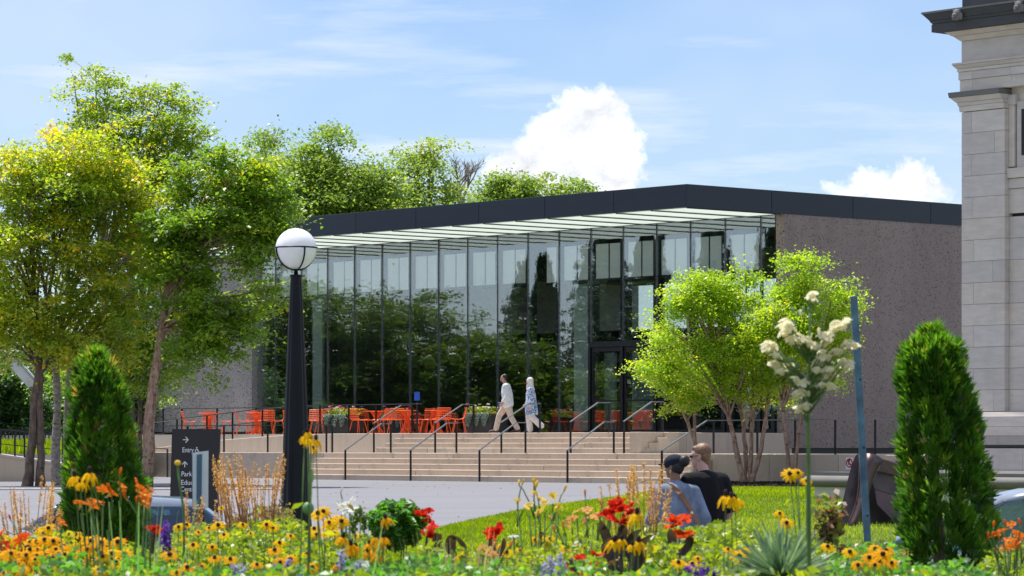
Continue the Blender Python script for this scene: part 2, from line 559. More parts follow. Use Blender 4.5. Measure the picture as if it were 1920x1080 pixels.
    # foliage
    leafmat('leaf_gold', [(0, (.055, .095, .010)), (.40, (.105, .140, .012)), (.75, (.17, .175, .014)), (.95, (.26, .21, .016)), (1, (.30, .17, .02))], .46, (1.3, 1.3, .5))
    leafmat('leaf_birch', [(0, (.045, .090, .010)), (.5, (.080, .135, .012)), (.9, (.14, .18, .016)), (1, (.24, .21, .02))], .37, (1.3, 1.3, .4))
    leafmat('leaf_lime', [(0, (.080, .145, .010)), (.5, (.135, .205, .012)), (.85, (.20, .245, .016)), (1, (.30, .27, .03))], .42, (1.32, 1.2, .45))
    leafmat('leaf_far', [(0, (.055, .095, .018)), (.5, (.095, .145, .024)), (1, (.16, .19, .035))], .36, (1.3, 1.25, .7))
    leafmat('leaf_top', [(0, (.050, .090, .010)), (.5, (.090, .135, .012)), (.85, (.15, .175, .016)), (1, (.26, .20, .02))], .44, (1.35, 1.3, .4))
    leafmat('leaf_mirror', [(0, (.030, .062, .008)), (.5, (.055, .095, .010)), (1, (.10, .125, .014))], .24, (1.2, 1.25, .5))
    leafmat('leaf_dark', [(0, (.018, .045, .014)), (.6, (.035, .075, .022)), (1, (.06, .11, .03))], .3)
    leafmat('needle_dark', [(0, (.016, .034, .020)), (.6, (.028, .052, .028)), (1, (.045, .075, .035))], .12)
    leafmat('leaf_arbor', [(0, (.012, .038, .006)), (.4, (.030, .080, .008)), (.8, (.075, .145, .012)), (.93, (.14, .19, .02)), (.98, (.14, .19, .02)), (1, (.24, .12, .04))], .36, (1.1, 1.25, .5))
    leafmat('leaf_bed', [(0, (.042, .075, .008)), (.45, (.088, .135, .010)), (.8, (.155, .195, .014)), (1, (.23, .24, .03))], .32, (1.35, 1.25, .4))
    leafmat('leaf_bed_dark', [(0, (.025, .070, .014)), (.6, (.05, .125, .018)), (1, (.09, .18, .03))], .35)
    leafmat('leaf_grey', [(0, (.12, .19, .12)), (.6, (.20, .28, .18)), (1, (.32, .38, .26))], .3, (1, 1.1, .8))
    leafmat('leaf_blue', [(0, (.07, .12, .075)), (.6, (.13, .20, .12)), (1, (.26, .31, .19))], .16, (1, 1.1, .7))
    leafmat('leaf_iris', [(0, (.06, .12, .045)), (.6, (.10, .19, .07)), (1, (.19, .27, .11))], .25, (1.1, 1.2, .6))
    leafmat('leaf_red', [(0, (.09, .035, .028)), (.35, (.13, .07, .035)), (.6, (.09, .12, .025)), (1, (.14, .19, .03))], .3, (1.2, 1.1, .7))
    leafmat('canna_leaf', [(0, (.022, .018, .014)), (.5, (.040, .038, .022)), (1, (.05, .07, .025))], .25, (1.2, 1, .7), .35)
    leafmat('straw', [(0, (.30, .15, .035)), (.5, (.46, .26, .065)), (1, (.58, .38, .14))], .20, (1, 1, .9), .6)
    leafmat('sedge', [(0, (.12, .08, .06)), (.5, (.20, .14, .11)), (1, (.24, .22, .12))], .3)
    leafmat('silver', [(0, (.13, .20, .16)), (1, (.30, .38, .33))], .10, (1, 1, .9))
    petalmat('petal_yellow', (.92, .50, .003)); petalmat('petal_gold', (.90, .40, .003)); petalmat('petal_orange', (.82, .20, .020))
    petalmat('petal_peach', (.86, .42, .16)); petalmat('petal_red', (.68, .028, .012)); petalmat('petal_scarlet', (.80, .085, .015))
    petalmat('petal_white', (.84, .84, .80)); petalmat('petal_cream', (.95, .91, .68), .55, .04); petalmat('petal_purple', (.16, .06, .42)); petalmat('petal_lilac', (.48, .46, .68)); petalmat('petal_pink', (.72, .22, .42))
    petalmat('petal_lemon', (.84, .62, .10))
    simple('cone_dark', (.028, .013, .008), .9, bump=.5); simple('stem_green', (.10, .19, .04), .7, var=.25); simple('stem_dark', (.05, .03, .03), .7)
    simple('pod', (.16, .30, .10), .5)
    # bark
    def bark(name, a, b, c3, sc=(9, 9, 2.2)):
        m, nt, out = newmat(name); t = NT(nt)
        n1 = t.noise(t.world(sc), 1.6, 5, .7); n2 = t.noise(t.world((4, 4, 7)), 1.5, 4, .7)
        c = t.ramp(n1, [(.30, a), (.52, b), (.75, c3)])
        c = t.mix(t.ramp(n2, [(.56, (0, 0, 0)), (.66, (.85, .85, .85))]), c, tuple(x * .35 for x in a))
        p = t.node('ShaderNodeBsdfPrincipled', {'Base Color': c, 'Roughness': .85, 'Normal': t.bump(t.math('ADD', n1, n2), .8, .04)})
        t.l.new(p.outputs[0], out.inputs[0])
    bark('bark_birch', (.16, .085, .055), (.40, .255, .175), (.60, .45, .35))
    bark('bark_pale', (.13, .10, .08), (.34, .29, .25), (.55, .50, .45), (4, 4, 9))
    bark('bark_dark', (.075, .050, .036), (.17, .12, .09), (.27, .21, .165))
    # things
    simple('orange_wire', (.88, .115, .014), .42, var=.06)
    simple('planter', (.030, .027, .027), .6)
    simple('lamp_black', (.005, .006, .009), .34, .0, var=.3, vscale=3, spec=.22)
    m, nt, out = newmat('globe'); t = NT(nt)
    p = t.node('ShaderNodeBsdfPrincipled', {'Base Color': (.86, .86, .87, 1), 'Roughness': .22, 'Subsurface Weight': 1.0, 'Subsurface Radius': (1, 1, 1), 'Subsurface Scale': .35})
    t.l.new(p.outputs[0], out.inputs[0])
    simple('sign_black', (.016, .014, .015), .5); simple('lettering', (.82, .82, .82), .5, var=.02)
    simple('sign_white', (.90, .93, .92), .5, var=.04); simple('sign_blue', (.10, .21, .30), .5); simple('sign_edge', (.05, .28, .45), .5)
    simple('stand_blue', (.015, .10, .62), .4); simple('prohibit_red', (.55, .02, .03), .5)
    simple('post_steel', (.105, .20, .26), .5, .35, var=.3, vscale=9, bump=.3, bscale=30)
    simple('rust', (.105, .064, .066), .42, .35, var=.3, vscale=2.5); simple('rust_dark', (.085, .065, .070), .5, .3, var=.3, vscale=2.5)
    simple('pale_metal', (.55, .54, .54), .5, .3, var=.25, vscale=1.5)
    simple('fence_black', (.012, .013, .016), .5)
    # clothes and people
    def cloth(name, c, var=.12, sc=10):
        simple(name, c, .85, var=var, vscale=sc, bump=.35, bscale=14, spec=.2)
    cloth('shirt_white', (.66, .70, .73)); cloth('khaki', (.60, .50, .42)); cloth('white_trousers', (.70, .64, .62)); cloth('hijab', (.74, .70, .68))
    cloth('denim_shirt', (.21, .26, .35), .32, 7); cloth('black_tee', (.010, .010, .012)); cloth('navy', (.015, .020, .035)); cloth('black_trousers', (.012, .012, .014))
    simple('skin_tan', (.46, .26, .18), .5, var=.06); simple('skin_fair', (.62, .36, .28), .5, var=.06); simple('skin_brown', (.24, .115, .065), .45, var=.06)
    simple('hair_black', (.012, .010, .010), .45, var=.3, vscale=40, bump=.6, bscale=70); simple('hair_brown', (.21, .115, .055), .45, var=.4, vscale=35, bump=.6, bscale=60)
    simple('shoe_brown', (.07, .03, .022), .5); simple('shoe_black', (.015, .014, .014), .5); simple('sole', (.62, .60, .56), .7)
    simple('leather', (.30, .12, .035), .5); simple('gold', (.8, .65, .4), .25, 1.0); simple('lens_dark', (.05, .012, .008), .1)
    simple('book_blue', (.025, .08, .30), .4); simple('book_picture', (.38, .12, .07), .5, var=.6, vscale=18); simple('eye', (.01, .01, .01), .2)
    m, nt, out = newmat('tunic'); t = NT(nt)
    v = t.world(); d = t.node('ShaderNodeVectorMath', {0: v, 1: t.noise(v, 14, 2, .5, 'Color')}, operation='ADD').outputs[0]
    n = t.noise(d, 5.5, 2, .5)
    c = t.ramp(n, [(.40, (.02, .075, .26)), (.46, (.05, .20, .52)), (.50, (.66, .72, .78)), (.60, (.70, .74, .78)), (.64, (.12, .30, .60))])
    p = t.node('ShaderNodeBsdfPrincipled', {'Base Color': c, 'Roughness': .85}); t.l.new(p.outputs[0], out.inputs[0])
    # cars
    def paint(name, c):
        simple(name, c, .25, .3, var=.03, coat=.8)
    paint('paint_silver', (.34, .38, .44)); paint('paint_slate', (.22, .26, .33))
    simple('tyre', (.012, .012, .012), .8); simple('rim', (.45, .46, .48), .3, .9); simple('plastic_black', (.012, .012, .013), .45); simple('headlight', (.6, .64, .68), .1); simple('tail_red', (.4, .01, .01), .2)
    simple('seat_grey', (.06, .06, .065), .8)


make_materials()
# ------------------------------------------------------------------ ground
def sheet(name, mat, pts_rows, kind='structure'):
    """rows of points (each row same length) as one sheet"""
    mb = MB(); mb.loft(pts_rows, caps=False, closed=False)
    return struct(mb.build(name, mat, None, True), kind)


def terrain():
    ys = [-60, 5, 14, 20.4, 20.5, 21.5, 27, 33, 40, 47, 54, 61, 68, 75, 85, 100, 140, 300, 900, 2500]
    sheet('ground', 'turf', [[(-w_, y, zt(y) - .03), (-18, y, zt(y) - .03), (18, y, zt(y) - .03), (w_, y, zt(y) - .03)] for y in ys for w_ in [2500 if abs(y) > 20 else 2500]])
    sheet('street', 'street', [[(-80, y, zt(y)), (80, y, zt(y))] for y in (21.6, 27, 33)])
    ys = [33, 40, 47, 54, 61, 68, 75, 85, 97, 112, 126]
    sheet('forecourt', 'asphalt', [[(-60, y, zt(y)), (-10, y, zt(y)), (60, y, zt(y))] for y in ys])
    # lawn: a mound edge curves over the forecourt
    edge = [(560, 1075), (700, 1036), (850, 989), (1000, 957), (1130, 940), (1235, 924), (1340, 918), (1480, 918), (1680, 925), (2100, 932)]
    pts = [ground_at(*e) for e in edge]
    rows = []
    for i in range(len(pts) - 1):
        for s in range(6):
            f = s / 6
            x = pts[i][0] * (1 - f) + pts[i + 1][0] * f; y = pts[i][1] * (1 - f) + pts[i + 1][1] * f
            rows.append([(x + (0.02 if t == 0 else 0), y + (35.0 - y) * t, zt(y + (35.0 - y) * t) + (.035 if t else .008)) for t in (0, .012, .2, .4, .6, .8, 1)])
    sheet('lawn', 'turf', rows)
    rng = np.random.default_rng(3)
    P = np.array(rows)                                 # grass blades over the lawn
    n = 150000
    i = rng.integers(0, len(rows) - 1, n); f = rng.random(n); g = rng.random(n) ** 1.6
    a = P[i][:, 0, :2] * (1 - f)[:, None] + P[i + 1][:, 0, :2] * f[:, None]
    y = a[:, 1] + (35.0 - a[:, 1]) * g
    z = np.array([zt(q) for q in y]) + .02
    x = a[:, 0] + rng.normal(0, .03, n)
    h = rng.uniform(.035, .085, n); wd = rng.uniform(.008, .02, n)
    an = rng.uniform(0, 2 * np.pi, n); lean = rng.normal(0, .03, (n, 2))
    b = np.stack([x, y, z], 1); s = np.stack([np.cos(an) * wd, np.sin(an) * wd, np.zeros(n)], 1)
    t = b + np.stack([lean[:, 0], lean[:, 1], h], 1)
    struct(fast_mesh('lawn_grass', np.stack([b - s, b + s, t], 1).reshape(-1, 3), 3, 'grass', None, np.clip(rng.normal(.45, .22, n) + .16 * np.sin(x * 1.3 + y * .6) + .16 * np.sin(x * .5 - y * .37 + 1) + .12 * np.sin(x * 3.1 + y * 1.9), 0, 1)), 'stuff')
    mb = MB(); mb.box(-70, 70, 2, 20.4, -.9, -.35); struct(mb.build('flower_bed_soil', 'soil'))
    k = MB(); k.bbox(-80, 80, 20.42, 20.62, -.9, -.30, .03); k.bbox(-80, 80, 33.0, 33.15, -1.0, -.62, .03)
    # kerbs
    for name, x0, x1, y0, y1, z0, z1 in (('kerb', -80, 80, 20.42, 20.62, -.9, -.30), ('kerb', -60, (575 - 960) / FPX * 77, 76.9, 77.1, -.2, .055)):
        struct(MB().bbox(x0, x1, y0, y1, z0, z1, .02).build(name, 'kerb'))
    sheet('pavement', 'pavement', [[(-60, y, .012 if y > 78 else .03), (-6.5, y, .012 if y > 78 else .03)] for y in (77.1, 80.5)])
    # mulch bed under the birches right of the steps
    a = [ground_at(1325, 912), ground_at(1640, 915)]; b0 = xw(U(1340, 1.40), 1.40); b1 = xw(U(1660, 1.40), 1.40)
    sheet('mulch_bed', 'mulch', [[(*a[0], .01), (*b0, .06)], [(*a[1], .01), (*b1, .06)]])
    rng = np.random.default_rng(8)
    C = []
    for i in range(5000):
        f, g = rng.random(2)
        p = (np.array(a[0]) * (1 - g) + np.array(b0) * g) * (1 - f) + (np.array(a[1]) * (1 - g) + np.array(b1) * g) * f
        C.append((*p, .02 + .05 * g))
    struct(fast_mesh('bark_chips', leaf_quads(np.array(C), .09, rng, .2), 4, 'mulch'), 'stuff')

    n = 130                                              # dry leaves and grit blown over the forecourt
    y = rng.uniform(48, 92, n); x = (rng.uniform(300, 1500, n) - 960) / FPX * y
    P = np.stack([x, y, np.array([zt(q) for q in y]) + .015], 1)
    struct(fast_mesh('leaf_litter', leaf_quads(P, .055, rng, 3.0), 4, 'mulch'), 'stuff')


terrain()

LZ, PZ = .83, 1.44          # landing and terrace levels
RISE1, RISE2, TR = LZ / 5, (PZ - LZ) / 4, .36
W1, W2, W3 = 1.44, 2.20, 3.28
WG, WF = 9.3, 5.18          # glass plane, roof edge plane
UC = U(1287, WF)            # right-hand roof edge
ZS, ZR = 8.08, 8.76
ROOF_L = U(262, WF)
WALL_L = U(287, WG - .2)
MOD = 1.53


def staircase():
    st = fthing('staircase', 'broad two-flight granite steps rising to the glass pavilion', 'steps')
    rng = random.Random(4)

    def step(u0, u1, w, dep, z0, z1):
        x = u0
        while x < u1 - .01:
            L = rng.uniform(2.3, 4.6)
            e = u1 if u1 - (x + L) < 1.2 else x + L
            j = rng.uniform(-.006, .006)
            MB().bbox(x + rng.uniform(.004, .009), e - rng.uniform(.004, .009), w + j, w + dep, z0 + .004, z1 + rng.uniform(-.003, .003), .014).build('step_block', 'granite', st)
            x = e
    uL, uR = U(606, W1), U(1335, W1)
    for i in range(5):
        step(uL, uR, i * TR, TR + .12, -.05 + i * .003, (i + 1) * RISE1)
    uL2, uR2 = U(755, W3), U(1252, W3)
    for i in range(4):
        step(uL2, uR2, W2 + i * TR, TR + .12, LZ - .03 + i * .003, LZ + (i + 1) * RISE2)
    MB().box(uL + .1, uR - .1, .3, 3.2, -.2, RISE1 * .5).build('core', 'joint_dark', st)
    MB().box(uL + .1, uR - .1, 1.7, 3.2, 0.1, LZ - .1).build('core', 'joint_dark', st)
    MB().box(uL2 + .1, uR2 - .1, 3.02, 3.7, LZ - .1, PZ - RISE2 * 1.6).build('core', 'joint_dark', st)
    o = struct(MB().box(U(70, 2), U(1800, 2), W1 + .36, W3 + .3, LZ - .12, LZ - .004).build('landing', 'paver', None, False, (OX, OY, 0), ROT))
    o = struct(MB().loft([[(WALL_L - 2, W3 + .36, z), (uR2 + (UC + .1 - uR2) * (W3 + .36 - W2) / (WG + .05 - W2) - .15, W3 + .36, z), (UC - .05, WG + .4, z), (WALL_L - 2, WG + .4, z)] for z in (-.1, PZ - .006)]).build('terrace', 'paver', None, False, (OX, OY, 0), ROT))
    return uL, uR, uL2, uR2


UL1, UR1, UL2, UR2 = staircase()


def wall_run(name, label, pts, w0, w1, zb, seed=1, cop=True):
    """retaining wall in panels: pts = [(u, ztop)...], joints between panels"""
    t = fthing(name, label, 'wall')
    rng = random.Random(seed)
    us = [p[0] for p in pts]

    def top(u):
        for (a, za), (b, zb_) in zip(pts, pts[1:]):
            if a <= u <= b: return za + (zb_ - za) * (u - a) / (b - a)
        return pts[-1][1]
    x = us[0]
    MB().prism([(us[0] + .02, zb), (us[-1] - .02, zb), (us[-1] - .02, top(us[-1]) - .08), (us[0] + .02, top(us[0]) - .08)], w0 + .04, w1 - .02).build('core', 'joint_dark', t)
    brk = sorted(set([u for u in us]))
    cuts = [us[0]]
    while cuts[-1] < us[-1] - .01:
        nx = cuts[-1] + rng.uniform(1.9, 3.1)
        if us[-1] - nx < 1.0: nx = us[-1]
        inner = [b for b in brk if cuts[-1] + .3 < b < nx - .3]
        cuts.append(inner[0] if inner else nx)
    for a, b in zip(cuts, cuts[1:]):
        a2, b2 = a + .006, b - .006
        mb = MB()
        ta, tb = top(a2), top(b2); c = .012
        mb.loft([[(a2, w0, zb), (b2, w0, zb), (b2, w1, zb), (a2, w1, zb)],
                 [(a2, w0, ta - c), (b2, w0, tb - c), (b2, w1, tb - c), (a2, w1, ta - c)],
                 [(a2 + c, w0 + c, ta), (b2 - c, w0 + c, tb), (b2 - c, w1 - c, tb), (a2 + c, w1 - c, ta)]])
        mb.build('panel', 'granite', t)
    return t


def walls():
    wall_run('retaining_wall', 'long low tan granite wall with light top running left from the lower steps', [(U(120, W1), LZ), (UL1 - .01, LZ)], W1, W1 + .42, -.2, 2)
    wall_run('retaining_wall', 'low tan granite wall behind the multi-trunk birch right of the lower steps', [(UR1 + .01, LZ), (U(1720, W1), LZ - .03)], W1, W1 + .42, -.2, 3)
    a = Vector((*xw(UR2, W2), 0)); b = Vector((*xw(UC + .10, WG + .05), 0)); d = b - a; L = d.length
    t = wall_run('retaining_wall', 'upper tan granite terrace wall right of the upper steps, behind the birch trunks', [(0.0, PZ + .004), (L, PZ - .02)], 0, .4, LZ - .02, 4)
    t.location = a; t.rotation_euler = (0, 0, math.atan2(d.y, d.x))
    u0 = U(240, W3); u1 = U(405, W3); u2 = U(545, W3); u3 = U(620, W3)
    wall_run('retaining_wall', 'upper tan granite ramp wall whose top slopes down to the left', [(u0, LZ + .02), (u1, LZ + .40), (u2, PZ - .03), (u3, PZ), (UL2 - .01, PZ)], W3, W3 + .4, LZ - .02, 5)
    # far-left ramp wall
    p0 = at(-40, 850, 95); p1 = at(118, 873, 95)
    t = thing('ramp_wall', 'grey sloping ramp wall at far left below bright grass', 'wall', (0, 95, 0))
    MB().prism([(p0.x, -.2), (p1.x, -.2), (p1.x, p1.z), (p0.x, p0.z)], 0, .35).build('wall_body', 'granite', t)
    MB().prism([(p0.x, p0.z + .002), (p1.x + .02, p1.z + .002), (p1.x + .02, p1.z + .07), (p0.x, p0.z + .07)], -.03, .9).build('coping', 'granite_top', t)
    # grass slope behind it
    g0 = at(-60, 848, 97); g1 = at(260, 858, 97); g2 = at(-70, 834, 112); g3 = at(280, 834, 112)
    struct(MB().add([g0, g1, g3, g2], [(0, 1, 2, 3)]).build('grass_bank', 'turf'))
    rng = np.random.default_rng(12); n = 16000
    f, g = rng.random(n)[:, None], rng.random(n)[:, None]
    b = (np.array(g0) * (1 - f) + np.array(g1) * f) * (1 - g) + (np.array(g2) * (1 - f) + np.array(g3) * f) * g
    s = rng.normal(0, .02, (n, 3)); s[:, 2] = 0
    t = b + np.stack([rng.normal(0, .05, n), rng.normal(0, .05, n), rng.uniform(.1, .3, n)], 1)
    struct(fast_mesh('bank_grass', np.stack([b - s, b + s, t], 1).reshape(-1, 3), 3, 'grass', None, rng.random(n)), 'stuff')
    # picket fence behind the bank
    fe = thing('picket_fence', 'black metal picket fence behind the grass at far left', 'fence', (0, 113, 0))
    xa, xb = at(-80, 0, 113).x, at(250, 0, 113).x
    z0 = at(0, 834, 113).z; z1 = at(0, 804, 113).z
    pk = None; n = 48
    for i in range(n + 1):
        x = xa + (xb - xa) * i / n
        if pk is None: pk = MB().box(-.022, .022, -.02, .02, z0 - .1, z1).build('picket', 'fence_black', fe, False, (x, 0, 0))
        else:
            c = pk.copy(); col.objects.link(c); c.location = (x, 0, 0)
    for z in (z0 + .08, z1 - .06): MB().box(xa, xb, -.05, -.022, z, z + .05).build('fence_rail', 'fence_black', fe)


walls()


def pavilion():
    b = fthing('glass_pavilion', 'low modern pavilion with glass front, dark flat roof and pebbled end walls', 'building')
    # ---- roof
    SK0, SK1 = WG + .14, WG + 1.5                 # unseen roof slot, added to let daylight onto the roller shades
    roof = MB().box(ROOF_L + .05, UC - .05, WF + .05, WF + .13, ZS + .03, ZR - .03).box(ROOF_L + .05, UC - .05, WG - .13, SK0, ZS + .03, ZR - .03).box(ROOF_L + .05, UC - .05, SK1, 34, ZS + .03, ZR - .03).build('roof', 'roofing', b)
    n = int(round((UC - ROOF_L) / (2 * MOD)))
    L = (UC - ROOF_L) / n
    for i in range(n):
        MB().bbox(UC - (i + 1) * L + .008, UC - i * L - .008, WF - .02, WF + .048, ZS, ZR, .006).build('fascia_panel', 'fascia', roof)
    for i in range(8):
        MB().bbox(UC - .048, UC + .02, WF - .02 + i * 3.6 + .008, WF - .02 + (i + 1) * 3.6 - .008, ZS - .004, ZR + .002, .006).build('fascia_panel', 'fascia', roof)
    m = int((UC - ROOF_L) / MOD)
    for i in range(m + 1):
        u1 = UC - .06 - i * MOD; u0 = max(u1 - MOD, ROOF_L + .02)
        a_, b_, c_, d_ = u0 + .03, u1 - .03, WF + .10, WG - .10
        MB().add([(a_, c_, ZS - .012), (b_, c_, ZS - .012), (b_, d_, ZS - .012), (a_, d_, ZS - .012), (a_, c_, ZS + .012), (b_, c_, ZS + .012), (b_, d_, ZS + .012), (a_, d_, ZS + .012)],
                 [(0, 3, 2, 1), (0, 1, 5, 4), (1, 2, 6, 5), (2, 3, 7, 6), (3, 0, 4, 7)]).build('soffit_panel', 'soffit', roof)
        MB().box(u1 - .03, u1 + .03, WF + .13, WG - .13, ZS + .02, ZR - .1).build('canopy_beam', 'dark_frame', roof)
        MB().box(u1 - .034, u1 + .034, WF + .10, WG - .10, ZS - .030, ZS + .011).build('soffit_batten', 'dark_frame', roof)
    # ---- end walls
    MB().box(UC - .35, UC + .003, WG + .02, 34, .98, ZS - .006).build('side_wall', 'agg_side', b)
    MB().box(UC - .6, UC - .2, WG + .05, 34, -.1, .979).build('plinth', 'dark_frame', b)  # set-back box for the gap under the wall, its shade put into the colour
    MB().box(WALL_L, U(472, WG - .25), WG - .25, WG + .45, PZ + .12, ZS - .014).build('end_wall', 'agg_front', b)
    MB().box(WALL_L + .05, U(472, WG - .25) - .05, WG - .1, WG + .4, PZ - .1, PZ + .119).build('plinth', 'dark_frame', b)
    MB().box(WALL_L, WALL_L + .45, WG + .45, 34, PZ - .3, ZS - .014).build('far_side_wall', 'agg_front', b)
    # ---- glass front
    uG0 = U(472, WG)
    edges = [UC - .36] + [0.0 - i * MOD for i in range(17)] + [uG0]
    rng = random.Random(11)
    ZD = 4.28
    ndoor = 6
    frame = MB().box(uG0, UC - .36, WG + .02, WG + .14, PZ - .005, PZ + .09).build('sill_frame', 'dark_frame', b)
    MB().box(uG0, UC - .36, WG + .02, WG + .14, ZS - .09, ZS - .013).build('head_frame', 'dark_frame', b)

    def pane(u0, u1, z0, z1, nm='glass_pane', w=WG, par=b):
        hw, hz = (u1 - u0) / 2, (z1 - z0) / 2
        o = MB().box(-hw + .012, hw - .012, -.012, .012, -hz, hz).build(nm, 'glass', par, False, ((u0 + u1) / 2, w, (z0 + z1) / 2))
        o.rotation_euler = (math.radians(rng.uniform(-.12, .12)), 0, math.radians(rng.uniform(-.22, .22)))
        return o
    for i in range(len(edges) - 1):
        u1, u0 = edges[i], edges[i + 1]
        if i <= ndoor - 1:
            pane(u0, u1, ZD + .12, ZS - .02)
        else:
            pane(u0, u1, PZ + .02, ZS - .02)
        if i != ndoor + 1: MB().box(u0 + .014, u1 - .014, WG + .03, WG + .08, 6.36, 6.43).build('transom', 'dark_frame', b)
        if i > 0:
            MB().box(u1 - .011, u1 + .011, WG - .035, WG + .10, (ZD if i < ndoor else PZ), ZS - .014).build('mullion', 'mullion', b)
    # ---- entrance: dark portal with glazed doors
    MB().box(edges[ndoor], edges[0], WG - .10, WG + .12, ZD - .06, ZD + .12).build('portal_head', 'dark_frame', b)
    for i in range(0, ndoor + 1):
        u = edges[i]
        MB().box(u - .05, u + .05, WG - .09, WG + .12, PZ, ZD - .062).build('door_frame', 'dark_frame', b)
    for i in range(ndoor):
        u1, u0 = edges[i] - .05, edges[i + 1] + .05
        if u1 - u0 < .3: continue
        d = MB().box(u0 + .01, u0 + .10, WG - .04, WG + .04, PZ + .01, ZD - .07).box(u1 - .10, u1 - .01, WG - .04, WG + .04, PZ + .01, ZD - .07) \
            .box(u0 + .10, u1 - .10, WG - .04, WG + .04, ZD - .2, ZD - .07).box(u0 + .10, u1 - .10, WG - .04, WG + .04, PZ + .01, PZ + .12) \
            .build('door', 'dark_frame', b)
        MB().box(u0 + .10, u1 - .10, -.006, .006, PZ + .12, ZD - .2).build('door_glass', 'glass', d, False, (0, WG, 0))
        MB().box(u0 + .12, u1 - .12, WG - .09, WG - .055, PZ + 1.02, PZ + 1.07).build('push_bar', 'rail', d)
    # ---- inside
    MB().box(WALL_L + .5, UC - .4, WG + .15, 33.9, PZ - .2, PZ - .004).build('interior_floor', 'interior_floor', b)
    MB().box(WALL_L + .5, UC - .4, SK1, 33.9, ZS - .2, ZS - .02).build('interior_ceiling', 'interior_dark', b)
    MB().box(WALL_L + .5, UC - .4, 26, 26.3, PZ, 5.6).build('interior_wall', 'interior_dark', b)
    D = .45
    for i in range(1, len(edges) - 1):
        u0, u1 = edges[i + 1], edges[i]
        s0 = u0 + .26 - 1.14 * D; s1 = u1 - .03 - 1.14 * D
        if i == len(edges) - 2: s0 = u0 + .2; s1 = u1 - .3
        if i == ndoor + 1: s0 = (s0 + s1) / 2 + .05
        mid = (s0 + s1) / 2
        for a, c in (((s0, mid - .035), (mid + .035, s1)) if i != ndoor + 1 else ((s0, s1),)):
            sh = MB().box(a, c, WG + D, WG + D + .012, 6.42, ZS - .50).build('roller_shade', 'shade_cloth', b)
            MB().box(a, c, WG + D - .03, WG + D + .03, 6.32, 6.42).build('hem_bar', 'dark_frame', sh)
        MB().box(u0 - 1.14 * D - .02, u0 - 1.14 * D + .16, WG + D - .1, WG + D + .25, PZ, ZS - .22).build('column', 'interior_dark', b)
    for px0, px1, d in ((1076, 1103, .5), (586, 604, .5)):
        ua, ub = U(px0, WG + d), U(px1, WG + d)
        MB().box(ua, ub, WG + d, WG + d + .1, PZ, 6.38).build('interior_screen', 'interior_pale', b)
    ua, ub = U(1168, WG + 1.0), U(1226, WG + 1.0)
    MB().box(ua, ub, WG + 1.0, WG + 1.1, PZ, ZD - .2).build('interior_screen', 'interior_pale', b)
    ua, ub = U(1133, WG + 1.0), U(1152, WG + 1.0)
    MB().box(ua, ub, WG + 1.0, WG + 1.1, PZ, ZD - .2).build('interior_screen', 'interior_pale', b)


pavilion()


